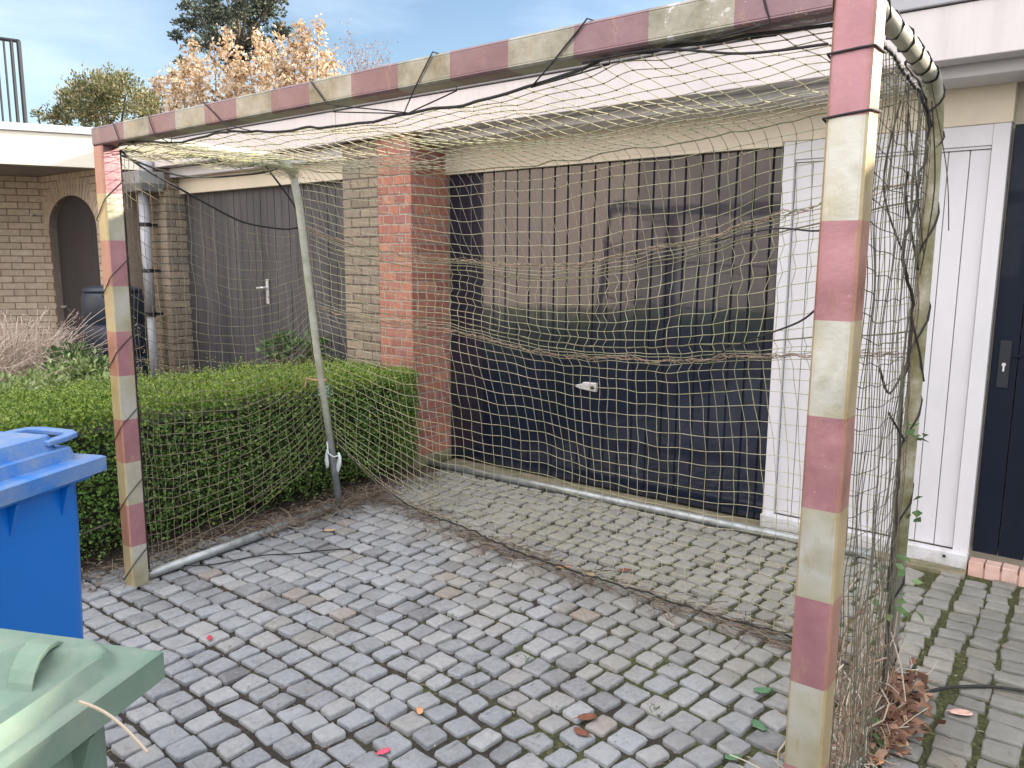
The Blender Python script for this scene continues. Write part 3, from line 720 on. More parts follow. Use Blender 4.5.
# net -------------------------------------------------------------
def cr(P,t):
    """Catmull-Rom through list of Vectors at real index t"""
    n=len(P)-1; i=min(max(int(t),0),n-1); f=t-i
    p0=P[max(i-1,0)]; p1=P[i]; p2=P[i+1]; p3=P[min(i+2,n)]
    return .5*((2*p1)+(-p0+p2)*f+(2*p0-5*p1+4*p2-p3)*f*f+(-p0+3*p1-3*p2+p3)*f**3)
def byx(pts,N):
    """resample a control curve (x-monotone points) to N+1 points even in x fraction"""
    pts=[Vector(p) for p in pts]; x0,x1=pts[0].x,pts[-1].x; out=[]
    for k in range(N+1):
        x=x0+(x1-x0)*k/N; i=0
        while i<len(pts)-2 and pts[i+1].x<x: i+=1
        t=i+(x-pts[i].x)/(pts[i+1].x-pts[i].x); out.append(cr(pts,t))
    return out
NC=58
ctrl=[ # (row index, curve left -> right)
 (0, [(.07,.05,1.985),(.49,.03,1.985),(1.19,.02,1.95),(1.58,.02,1.93),(1.89,.02,1.93),(2.08,.02,1.935),(2.29,.02,1.958),(2.47,.03,1.98),(2.61,.04,1.995),(3.10,.05,1.985)]),
 (7, [(.04,.48,2.01),(.6,.5,1.955),(1.3,.5,1.93),(2.1,.5,1.94),(2.7,.5,1.975),(3.10,.5,2.0)]),
 (13,[(.01,.92,2.02),(.6,.94,1.95),(1.3,.95,1.925),(2.1,.95,1.94),(2.7,.93,1.99),(3.09,.9,2.01)]),
 (15,[(-.01,1.06,1.97),(.55,1.10,1.90),(1.2,1.12,1.87),(2.1,1.12,1.90),(2.7,1.09,1.96),(3.09,1.01,1.97)]),
 (22,[(-.05,1.13,1.72),(.25,1.23,1.62),(.55,1.30,1.56),(.9,1.33,1.53),(1.3,1.34,1.50),(1.6,1.34,1.505),(1.9,1.33,1.55),(2.3,1.28,1.62),(2.55,1.22,1.69),(3.09,1.06,1.78)]),
 (25,[(-.05,1.135,1.68),(.25,1.235,1.585),(.55,1.31,1.525),(.9,1.345,1.50),(1.3,1.355,1.465),(1.6,1.355,1.47),(1.9,1.345,1.515),(2.3,1.295,1.585),(2.55,1.23,1.65),(3.09,1.07,1.74)]),
 (35,[(-.05,1.18,1.30),(.20,1.25,1.25),(.55,1.30,1.22),(.9,1.33,1.19),(1.25,1.34,1.145),(1.64,1.34,1.115),(1.9,1.33,1.115),(2.3,1.29,1.16),(2.6,1.24,1.20),(3.09,1.08,1.28)]),
 (38,[(-.05,1.185,1.24),(.20,1.26,1.19),(.55,1.32,1.165),(.9,1.35,1.15),(1.25,1.37,1.10),(1.64,1.37,1.075),(1.9,1.36,1.075),(2.3,1.31,1.12),(2.6,1.26,1.16),(3.09,1.08,1.22)]),
 (48,[(-.07,1.26,.82),(.20,1.40,.66),(.55,1.48,.59),(1.0,1.50,.56),(1.6,1.48,.54),(2.2,1.42,.56),(2.7,1.34,.60),(3.09,1.12,.62)]),
 (57,[(-.09,1.32,.50),(.20,1.46,.26),(.55,1.52,.14),(1.0,1.50,.12),(1.6,1.46,.11),(2.2,1.40,.12),(2.7,1.36,.12),(3.08,1.16,.12)]),
 (60,[(-.09,1.33,.44),(.20,1.50,.14),(.48,1.56,.035),(1.1,1.45,.03),(1.6,1.40,.03),(2.2,1.36,.03),(2.7,1.36,.03),(3.08,1.18,.04)]),
]
rowsC=[byx(c,NC) for _,c in ctrl]; idx=[r for r,_ in ctrl]; NR=idx[-1]
grid=[]
for r in range(NR+1):
    k=0
    while k<len(idx)-2 and idx[k+1]<r: k+=1
    f=(r-idx[k])/(idx[k+1]-idx[k]); row=[]
    for c in range(NC+1):
        P=[q[c] for q in rowsC]
        p=cr(P,k+f) if not (k in (4,6)) else P[k].lerp(P[k+1],f)
        x,y,z=p
        e=min(1,min(c,NC-c)/4)
        amp=.016 if r<15 else .012
        w_=Vector((noise.noise((x*2.2,r*.13,1)),noise.noise((x*2.0,r*.14,7)),noise.noise((x*2.4,r*.16,13))))*amp*1.6*e
        w_+=Vector((noise.noise((c*.45,r*.45,21)),noise.noise((c*.45,r*.45,27)),noise.noise((c*.45,r*.45,33))))*amp*.75*e
        if 25<r<36: w_.x+= (.007 if r%2 else -.007)*e*max(0,noise.noise((c*.16,r*.3,41))*2.2+.55); w_.y+=.02*noise.noise((c*.2,r*.5,3))
        if 38<r<57:   # long vertical folds of the lower curtain
            w_.x+=.022*math.sin(x*4.1+r*.05)*e; w_.y+=.035*math.sin(x*5.3+1)*e*math.sin((r-38)/19*math.pi)
        # columns get pulled in between the edges
        row.append(p+w_)
    grid.append(row)
net=MB(); kn=MB()
def strand(pts,mb,r,sub=2):
    P=pts; out=[]
    for i in range(len(P)-1):
        for k in range(sub): out.append(cr(P,i+k/sub))
    out.append(P[-1]); mb.tube(out,r,4,cap=False)
for row in grid: strand(row,net,.00135)
for c in range(NC+1): strand([grid[r][c] for r in range(NR+1)],net,.00135)
for r in range(NR+1):
    for c in range(NC+1):
        kn.blob(grid[r][c],.0034 if r<17 else .0022)
NETB=gg(net,'net',M['net'])
gg(kn,'knots',M['knot'] ,parent=NETB)
# side nets
def sidenet(top,bottom,nx,nz,amp,seed):
    g_=[]
    T=[Vector(p) for p in top]; B=[Vector(p) for p in bottom]
    for r in range(nz+1):
        row=[]
        for c in range(nx+1):
            a=cr(T,c/nx*(len(T)-1)); b=cr(B,c/nx*(len(B)-1)); p=a.lerp(b,r/nz)
            e=min(1,min(c,nx-c)/2)*min(1,(r+1)/3)
            sag=.05*math.sin(c/nx*math.pi)*math.sin(r/nz*math.pi)
            p=p+Vector((noise.noise((c*.3,r*.25,seed)),noise.noise((c*.4,r*.4,seed+5))*.4,noise.noise((c*.3,r*.3,seed+9))*.7))*amp*e
            p.z-=sag; row.append(p)
        g_.append(row)
    return g_
Ls=sidenet([(.07,.085,1.99),(.02,.21,1.93),(.0,.42,1.84),(-.01,.71,1.72),(-.02,.95,1.69),(-.05,1.12,1.70)],
           [(.06,.09,.06),(.0,.24,.05),(-.01,.45,.09),(-.03,.75,.16),(-.06,1.04,.28),(-.09,1.31,.45)],22,34,.03,3)
m=MB(); k_=MB()
for row in Ls: strand(row,m,.0013)
for c in range(len(Ls[0])): strand([r[c] for r in Ls],m,.0013)
sn=gg(m,'side_net',plain('brownish side net twine',(.25,.215,.14),.85,0,.4,12,0))
Rs=sidenet([(3.125,.085,1.99),(3.13,.3,1.97),(3.12,.6,1.96),(3.10,.85,1.95),(3.09,1.02,1.92)],
           [(3.14,.085,.05),(3.15,.3,.04),(3.13,.6,.05),(3.11,.9,.05),(3.08,1.16,.06)],34,38,.016,11)
m=MB()
for row in Rs: strand(row,m,.0011)
for c in range(len(Rs[0])): strand([r[c] for r in Rs],m,.0011)
for row in Rs:
    for p in row: m.blob(p,.0026)
sn2=gg(m,'side_net',M['netdark'])
# ropes woven in the net
def rope(pts,r,mat,name='edge_rope',parent=NETB,lump=.0,sub=6,seg=6):
    P=[Vector(p) for p in pts]; out=[]
    for i in range(len(P)-1):
        for k in range(sub): 
            q=cr(P,i+k/sub)+Vector((random.gauss(0,lump),random.gauss(0,lump),random.gauss(0,lump))); out.append(q)
    out.append(P[-1]); m=MB(); m.tube(out,r,seg); return gg(m,name,M[mat],parent=parent,smooth=True)
rope([p+Vector((0,0,.003)) for p in grid[0]],.0042,'rope',sub=2)
rope([p+Vector((0,-.004,.0)) for p in grid[14]],.0028,'ropeg',sub=2,lump=.001)
for q_ in range(4): rope([p+Vector((0,-.004+random.gauss(0,.005),.01+random.gauss(0,.006))) for p in grid[23]],.0016,'ropep' if q_<2 else 'ropeg',sub=3,lump=.004,seg=4)
rope([p+Vector((0,-.010,-.035)) for p in grid[24]],.0030,'ropeg',sub=2,lump=.0005)
for q_ in range(4): rope([p+Vector((0,-.006+random.gauss(0,.005),random.gauss(0,.005))) for p in grid[37]],.0016,'ropep' if q_<2 else 'ropeg',sub=3,lump=.004,seg=4)
rope([p+Vector((0,-.006,.0)) for p in grid[34]],.003,'ropeg',sub=2,lump=.001)
rope([p+Vector((0,-.006,.012)) for p in grid[60]],.005,'rope',sub=2,lump=.003)
rope([r for r in Ls[0]],.005,'rope',parent=sn,sub=3)
rope([Ls[r][0] for r in range(len(Ls))],.0045,'rope',parent=sn,sub=2,lump=.001)
rope([Ls[r][-1]+Vector((.01,-.01,0)) for r in range(len(Ls))],.003,'rope',parent=sn,sub=2,lump=.002)
rope([r for r in Rs[0]],.005,'rope',parent=sn2,sub=3,lump=.002)
rope([(.06,.09,1.97),(.12,.35,1.90),(.06,.75,1.95),(-.01,.95,2.0)],.005,'rope',sub=8)          # loose rope at left top
rope([(-.0,.85,2.03),(-.03,1.0,1.90),(-.03,1.08,1.80),(-.05,1.13,1.70)],.005,'rope',sub=6)
# gathered netting along the left top tube
m=MB()
for k in range(26):
    ph=random.uniform(0,6.3); pts=[]; rr_=random.uniform(.01,.045)
    for i in range(26):
        t=i/25; y=.10+t*.95
        pts.append(Vector((.06-.05*t+rr_*math.cos(ph+i*.5)*.8+random.gauss(0,.004)+.03, y, 2.0+.015*math.sin(t*3)-rr_*.7+rr_*math.sin(ph+i*.6)*.6+random.gauss(0,.004))))
    m.tube(pts,.0014,4,cap=False)
gg(m,'gathered_netting',M['net'],parent=NETB)
# cords lashing the net to the bar and posts
def cordring(pts,name='lashing_cord',r=.0021,mat='rope',parent=None):
    m=MB(); P=[Vector(p) for p in pts]; out=[]
    for i in range(len(P)-1):
        for k in range(3): out.append(P[i].lerp(P[i+1],k/3)+Vector((random.gauss(0,.0006),)*3))
    out.append(P[-1]); m.tube(out,r,6); return gg(m,name,M[mat],parent=parent,smooth=True)
for xt,xb,xr in ((.20,.25,.30),(.49,.53,.6),(.88,1.0,1.15),(1.485,1.57,1.92),(2.02,1.95,1.88),(2.52,2.42,2.34),(2.93,2.96,2.80)):
    zr=1.99
    for k in range(len(grid[0])-1):
        if grid[0][k].x<=xr<=grid[0][k+1].x: zr=grid[0][k].z
    cordring([(xr,.02,zr),(xb,-.004,1.998),(xt,-.004,2.084),(xt+.01,.084,2.084),(xt+.01,.084,1.996),(xr,.02,zr)])
    m=MB(); m.blob((xr,.02,zr),.012)
# spiral round the left post
sp=[]
S4=[(-.004,-.004),(.084,-.004),(.084,.084),(-.004,.084)]
for k in range(24): sp.append((*S4[k%4],.02+ k*.0835 if k%4!=3 else .02+k*.0835))
sp=[p for p in sp if p[2]<1.98]
cordring(sp)
def postwrap(z0,dz,x0_=3.08,r=.0026,turn=1):
    pts=[]
    for k in range(4*turn+1):
        q=S4[(k+3)%4]; pts.append((x0_+q[0],q[1],z0+dz*k/4))
    cordring(pts,r=r)
postwrap(1.915,.02); postwrap(1.79,.035); 
def loose(pts,r=.0028):
    P=[Vector(p) for p in pts]; m=MB(); m.tube([cr(P,i/6) for i in range((len(P)-1)*6+1)],r,6); gg(m,'lashing_cord',M['rope'],smooth=True)
loose([(3.076,-.003,1.94),(2.9,.005,1.95),(2.7,.012,1.99),(2.5,.01,1.99)],.003)
loose([(3.078,.085,1.62),(2.95,.45,1.60),(2.65,.95,1.63),(2.3,1.28,1.60)],.003)
loose([(3.078,.085,1.44),(2.9,.5,1.36),(2.6,1.0,1.26),(2.3,1.28,1.14)],.0028)
# black cord spiralling the right tube
Pr=[Vector(p) for p in Rt]; fine=[cr(Pr,i/20) for i in range((len(Pr)-1)*20+1)]; acc=0; pts=[]
for i in range(1,len(fine)-1):
    acc+=(fine[i]-fine[i-1]).length; d=(fine[i+1]-fine[i-1]).normalized(); x_=Vector((1,0,0)); y_=d.cross(x_).normalized(); pitch=.13 if acc<1.1 else .30
    if i==1: an=0
    an+=(fine[i]-fine[i-1]).length/pitch*2*math.pi
    if (fine[i]-(pts[-1][1] if pts else Vector((9,9,9)))).length>pitch/12: pts.append((fine[i]+x_*(.0255*math.cos(an))+y_*(.0255*math.sin(an)),fine[i]))
m=MB(); m.tube([q[0] for q in pts[4:]],.0030,6); gg(m,'lashing_cord',M['rope'],smooth=True)
# tangle of cords and vine at the right rear bend
m=MB()
for k in range(6):
    p=Vector((3.10+random.gauss(0,.02),random.uniform(.5,.95),1.99+random.gauss(0,.02))); q=Vector((3.10+random.gauss(0,.04),min(1.0,.9+random.gauss(0,.08)),random.uniform(1.45,1.85))); mid=(p+q)/2+Vector((random.gauss(0,.02),random.gauss(-.03,.03),random.gauss(0,.04)))
    m.tube([cr([p,mid,q],i/6) for i in range(13)],random.choice((.0014,.002,.003)),5)
gg(m,'tangled_cords',M['vine'],parent=sn2)

# loose tube on the ground by the door
m=MB(); m.tube([(-.44,2.47,.03),(.9,2.505,.03),(2.35,2.53,.03),(2.72,2.54,.03)],.0245,16)
tag(m.build('metal_tube',M['galv'],smooth=True),'long galvanised tube lying on the cobbles along the navy garage door','tube')

# rags and twine on the left rear tube
def at_l(z): # point on left tube
    t=(z-0)/1.8; return Vector((-.01-.09*(1-t),1.09+.295*(1-t)**1.1,z))
m=MB(); p=at_l(.40)
m.rings([[(p.x+dx+r*math.cos(a*.785),p.y-.03+r*.6*math.sin(a*.785),p.z+dz) for a in range(8)] for dx,dz,r in ((0,.0,.006),(-.008,-.03,.010),(-.008,-.07,.017),(-.004,-.10,.014),(-.01,-.12,.006))],)
m.tube([(p.x,p.y-.03,p.z+.05),(p.x+.02,p.y-.04,p.z-.02),(p.x+.07,p.y-.04,p.z-.035),(p.x+.11,p.y-.04,p.z-.02)],.005,6)
m.rings([[(p.x+.115+dx+r*math.cos(a*.785),p.y-.04+r*.6*math.sin(a*.785),p.z+dz) for a in range(8)] for dx,dz,r in ((0,.0,.008),(.01,-.03,.013),(.0,-.07,.019),(-.010,-.11,.012),(-.012,-.125,.005))])
tag(m.build('plastic_rag',M['rag'],smooth=True),'tattered white plastic strips knotted low round the left rear tube','rag')
m=MB(); p=at_l(.73); m.tube([(p.x+.03*math.cos(a*.6),p.y+.03*math.sin(a*.6),p.z+.0006*a*3+random.gauss(0,.004)) for a in range(34)],.005,6)
tag(m.build('twine_knot',M['ragg']),'pale green twine wound round the left rear tube below the orange one','twine')
m=MB(); p=at_l(.83); m.tube([(p.x+.029*math.cos(a*.6),p.y+.029*math.sin(a*.6),p.z+random.gauss(0,.003)) for a in range(22)],.0035,6); m.tube([(p.x,p.y-.03,p.z),(p.x-.06,p.y-.06,p.z+.01),(p.x-.075,p.y-.06,p.z-.04)],.005,6)
tag(m.build('twine_knot',M['ragr']),'orange twine knotted round the left rear tube above the green one','twine')

# cables on the ground
def cable(pts,r,label):
    P=[Vector(p) for p in pts]; out=[cr(P,i/8) for i in range((len(P)-1)*8+1)]
    m=MB(); m.tube(out,r,8); return tag(m.build('cord',M['rope'],smooth=True),label,'cord')
cable([(3.08,1.22,.02),(3.16,1.26,.012),(3.27,1.40,.012),(3.46,1.51,.012),(3.9,1.55,.012),(4.6,1.5,.012)],.006,'black cord running right over the cobbles from the right rear tube')
cable([(.06,.09,.05),(.02,.22,.03),(.12,.36,.012),(.21,.59,.012),(.33,.72,.012),(.40,.83,.012),(.50,.95,.012)],.0035,'black cord lying on the cobbles behind the left goal post')

# ------------------------------------------------------------------ twigs, vines, leaves
def twigheap():
    m=MB(); pth=[Vector(p) for p in ((-.15,1.62,.0),(.2,1.62,.0),(.48,1.57,.0),(.8,1.50,.0),(1.11,1.44,.0),(1.53,1.39,.0),(2.0,1.35,.0),(2.4,1.35,.0),(2.75,1.34,.0),(3.0,1.22,0))]
    for k in range(620):
        t=random.uniform(0,len(pth)-1.01); c=cr(pth,t); d=(cr(pth,min(t+.1,len(pth)-1))-c)
        d.z=0; d.normalize(); a=random.gauss(0,.55); d=Vector((d.x*math.cos(a)-d.y*math.sin(a),d.x*math.sin(a)+d.y*math.cos(a),random.gauss(0,.12)))
        c+=Vector((random.gauss(0,.03),random.gauss(0,.045),.012+abs(random.gauss(0,.014))))
        L=random.uniform(.04,.22); pts=[c]
        for i in range(3):
            d=(d+Vector((random.gauss(0,.22),random.gauss(0,.22),random.gauss(0,.12)))).normalized(); q=pts[-1]+d*L/3; q.z=max(q.z,.009); pts.append(q)
        m.tube(pts,random.choice((.0009,.0014,.002)),4,cap=False)
    return tag(m.build('dead_twigs',M['twig']),'line of dead brown twigs tangled in the bottom edge of the net','twigs',kind='stuff')
twigheap()
def leftdebris():
    m=MB()
    for k in range(700):
        y=random.uniform(-.2,2.3); c=Vector((-.17+random.gauss(0,.09)-.03, y, .014)); a=random.uniform(0,6.3); L=random.uniform(.02,.12)
        d=Vector((math.cos(a),math.sin(a),random.gauss(0,.25))); p=[c,c+d*L/2+Vector((0,0,random.uniform(0,.02))),c+d*L]
        for q in p: q.z=max(q.z,.006)
        m.tube(p,random.choice((.0009,.0015)),4,cap=False)
    for k in range(420):
        y=random.uniform(.75,1.75); c=Vector((-.05+random.gauss(0,.06),y,.02+abs(random.gauss(0,.02)))); a=random.uniform(0,6.3); L=random.uniform(.04,.16); d=Vector((math.cos(a),math.sin(a),random.gauss(0,.2))); p=[c,c+d*L/2+Vector((0,0,.02)),c+d*L]
        for q in p: q.z=max(q.z,.006)
        m.tube(p,random.choice((.0009,.0015,.002)),4,cap=False)
    for k in range(900):
        y=random.uniform(-.2,2.3); c=Vector((-.20+random.gauss(0,.09), y, .010+random.uniform(0,.015))); a=random.uniform(0,6.3)
        m.leaf(c,(math.cos(a),math.sin(a),random.gauss(0,.3)),(random.gauss(0,.4),random.gauss(0,.4),1),random.uniform(.012,.035),random.uniform(.008,.02),.15)
    return tag(m.build('leaf_litter',M['twig']),'brown leaf litter and twigs at the foot of the hedge','leaf litter',kind='stuff')
leftdebris()
def jointlitter():
    m=MB()
    for k in range(4200):
        x=random.uniform(-.1,4.3); y=random.uniform(-1.4,2.5); 
        c=Vector((x,y,-.006 if random.random()<.8 else .005)); a=random.uniform(0,6.3)
        if random.random()<.55: m.leaf(c,(math.cos(a),math.sin(a),random.gauss(0,.1)),(random.gauss(0,.2),random.gauss(0,.2),1),random.uniform(.004,.014),random.uniform(.003,.007),.15)
        else:
            L=random.uniform(.006,.035); d=Vector((math.cos(a),math.sin(a),0)); m.tube([c,c+d*L/2+Vector((0,0,.003)),c+d*L],.0009,4,cap=False)
    return tag(m.build('fine_litter',M['straw']),'fine dry crumbs of leaf and stalk scattered in the joints of the cobbles','litter',kind='stuff')
jointlitter()
def mosstufts():
    m=MB()
    for k in range(70):
        if random.random()<.6: x=random.uniform(1.2,3.0); y=random.uniform(.2,2.5)
        else: x=random.uniform(2.2,4.4); y=random.uniform(-.6,2.5)
        for i in range(14):
            a=random.uniform(0,6.3); c=Vector((x+random.gauss(0,.012),y+random.gauss(0,.012),-.006))
            m.leaf(c,(math.cos(a),math.sin(a),random.uniform(.3,1.4)),(random.gauss(0,1),random.gauss(0,1),.3),random.uniform(.010,.024),.004,.1)
    return tag(m.build('moss_tufts',M['weed']),'small green tufts growing between the cobbles','weeds',kind='stuff')
mosstufts()
def strawheap():
    m=MB()
    # upright dry vines along the right side net
    for k in range(190):
        y=random.uniform(.3,1.1); x=3.06+random.gauss(0,.03); c=Vector((x,y,.01)); h=min(.6,abs(random.gauss(.22,.18))); pts=[c]; d=Vector((random.gauss(0,.3),random.gauss(0,.5),1)).normalized()
        for i in range(6):
            d=(d+Vector((random.gauss(0,.28)-(pts[-1].x-3.06)*9,random.gauss(0,.4),random.gauss(0,.25)+.1))).normalized(); q=pts[-1]+d*max(h,.08)/5; q.z=max(q.z,.008); pts.append(q)
        m.tube(pts,random.choice((.001,.0015,.0024)),4,cap=False)
    for k in range(330):
        y=random.gauss(.85,.25); c=Vector((3.06+random.gauss(0,.045),y,.015+abs(random.gauss(0,.035)))); a=random.uniform(0,6.3); d=Vector((math.cos(a),math.sin(a),random.gauss(0,.4))).normalized(); pts=[c]; L=random.uniform(.05,.22)
        for i in range(4):
            d=(d+Vector((random.gauss(0,.4),random.gauss(0,.4),random.gauss(0,.3)))).normalized(); q=pts[-1]+d*L/4; q.z=max(q.z,.008); pts.append(q)
        m.tube(pts,random.choice((.001,.0015,.002)),4,cap=False)
    return tag(m.build('dry_vines',M['straw']),'pale dry vines tangled at the foot of the right side net','dry vines',kind='stuff')
strawheap()
def brownheap():
    m=MB()
    for k in range(420):
        c=Vector((3.115+random.gauss(0,.045),1.0+random.gauss(0,.14),.012+abs(random.gauss(0,.045)))); a=random.uniform(0,6.3); L=random.uniform(.025,.065)
        m.leaf(c,(math.cos(a),math.sin(a),random.gauss(.1,.5)),(random.gauss(0,.6),random.gauss(0,.6),1),L,L*.6,random.uniform(-.2,.3))
    mt=island('brown dead leaves',[(0.,(.08,.035,.02)),(.5,(.22,.11,.07)),(.8,(.38,.22,.14)),(1.,(.50,.34,.24))],.7,30,.3,.15)
    return tag(m.build('dead_leaf_heap',mt),'small heap of brown dead leaves round the foot of the right rear tube','dead leaves',kind='stuff')
brownheap()

# ivy on the right rear tube
iv=empty('ivy_plant',(3.09,1.12,0),'climbing plant with dark woody stem twined up the right rear tube','climbing plant')
m=MB(); pts=[(3.10,1.0,.0),(3.10,.95,.35),(3.10,.92,.7),(3.10,.89,1.0),(3.10,.90,1.25),(3.11,.86,1.40),(3.11,.67,1.53),(3.11,.76,1.66),(3.10,.90,1.80),(3.10,.90,1.92),(3.11,.75,1.98),(3.11,.5,2.0)]
P=[Vector(p) for p in pts]; out=[cr(P,i/6)+Vector((random.gauss(0,.003),random.gauss(0,.004),0)) for i in range((len(P)-1)*6+1)]; m.tube(out,.0065,7,taper=.5)
for a,b,c in (((3.09,.96,1.22),(3.09,.75,1.15),(3.11,.5,1.25)),((3.10,.92,1.35),(3.11,1.02,1.25),(3.12,1.08,1.15)),((3.09,.95,1.0),(3.12,.85,1.0),(3.12,.6,1.12)),((3.1,.95,1.5),(3.08,.8,1.7),(3.12,.6,1.75))):
    m.tube([cr([Vector(a),Vector(b),Vector(c)],i/5) for i in range(11)],.0035,5)
o=m.build('stem',M['vine'],smooth=True); reparent(o,iv)
m=MB()
for cx,cy,cz,n_,s in ((3.10,1.0,.50,16,.045),(3.10,.98,.42,10,.04),(3.12,1.04,.98,8,.02),(3.13,1.08,.72,4,.02),(3.1,.8,.05,14,.04),(3.08,.45,.06,10,.04)):
    for k in range(n_):
        a=random.uniform(0,6.3); m.leaf((cx+random.gauss(0,s*.7),cy+random.gauss(0,s),max(.012,cz+random.gauss(0,s))),(math.cos(a),math.sin(a),random.gauss(0,.4)),(random.gauss(0,.5),random.gauss(-.3,.5),1),random.uniform(.025,.045),random.uniform(.02,.034),.1)
o=m.build('leaf',M['weed']); reparent(o,iv); tag(o,kind='stuff')

# single fallen leaves
leafmats={'brown':(.20,.075,.04),'red':(.50,.05,.07),'pink':(.72,.10,.16),'orange':(.68,.33,.16),'tan':(.55,.38,.22),'green':(.09,.20,.10),'pale':(.70,.45,.36)}
LM={k:plain(k+' fallen leaf',v,.6,0,.3,60,.3) for k,v in leafmats.items()}
def fleaf(x,y,colr,size,label,curl=.25,rot=None):
    m=MB(); N=14; a0=rot if rot is not None else random.uniform(0,6.3); top=[]
    for i in range(3):
        for k in range(N):
            t=2*math.pi*k/N; r=size/2*(i+1)/3*(1+.10*math.cos(2*t)+.05*math.sin(3*t+.5)+random.gauss(0,.03)); 
            X=r*math.cos(t)*1.25; Y=r*math.sin(t)*.8; X+=random.gauss(0,size*.02)*(i+1)/3; Y+=random.gauss(0,size*.02)*(i+1)/3; Z=.012+curl*(Y*Y)/size*.9*(1 if X>0 else .3)+curl*.4*X*X/size+random.gauss(0,size*.012)*(i+1)/3
            top.append((X*math.cos(a0)-Y*math.sin(a0),X*math.sin(a0)+Y*math.cos(a0),Z))
    m.v=[(0,0,.0118)]+top
    for k in range(N): m.f.append((0,1+k,1+(k+1)%N))
    for i in range(2):
        for k in range(N): a=1+i*N+k; b=1+i*N+(k+1)%N; m.f.append((a,a+N,b+N,b))
    e=Vector((math.cos(a0),math.sin(a0),0))
    m.tube([tuple(e*size*.6+Vector((0,0,.016))),tuple(e*size*.95+Vector((0,0,.012)))],.0012,5)
    o=m.build('fallen_leaf',LM[colr],smooth=True,loc=(x,y,0)); s=o.modifiers.new('s','SOLIDIFY'); s.thickness=.0006
    tag(o,label,'leaf','fallen leaves on the cobbles'); return o
LEAVES=[(0.818, -0.061, 'red', 0.03, 'small red crumpled leaf left of the middle of the cobbles', 0.5),
 (1.912, -0.138, 'pink', 0.035, 'bright pink petal on a cobble at the lower edge of the picture', 0.4),
 (1.846, 0.091, 'orange', 0.032, 'small round orange leaf above and right of the pink petal', 0.3),
 (2.312, 0.409, 'brown', 0.05, 'curled dark brown leaf below the net, upper one of a pair', 0.7),
 (2.342, 0.325, 'brown', 0.045, 'curled dark brown leaf below the net, lower one of a pair', 0.7),
 (2.784, 0.72, 'green', 0.05, 'green leaf on the cobbles close left of the right post, upper one', 0.2),
 (2.781, 0.505, 'green', 0.04, 'green leaf at the lower edge left of the right post', 0.2),
 (2.719, 0.939, 'green', 0.05, 'grey green pointed leaf left of the right post above the other green leaves', 0.3),
 (1.692, 1.445, 'tan', 0.06, 'pale tan leaf caught among the twigs in the middle of the net edge', 0.4),
 (1.529, 1.444, 'orange', 0.05, 'orange brown leaf left of the pale tan leaf among the twigs', 0.4),
 (0.186, 1.071, 'tan', 0.05, 'light brown leaf near the foot of the left rear tube', 0.4),
 (1.788, 1.6, 'brown', 0.05, 'dark folded leaf behind the twigs right of the pale tan leaf', 0.6),
 (3.3, 1.22, 'pale', 0.055, 'pale pink leaf alone on the cobbles under the black cord at right', 0.3),
 (3.134, 0.891, 'tan', 0.1, 'large tan dead leaf at the front of the leaf heap by the right tube', 0.5),
 (3.127, 0.776, 'orange', 0.07, 'orange brown leaf at the lower edge right of the right post', 0.4)]
for (x,y,c,s,lb,cu) in LEAVES: fleaf(x,y,c,s,lb,cu*.45)

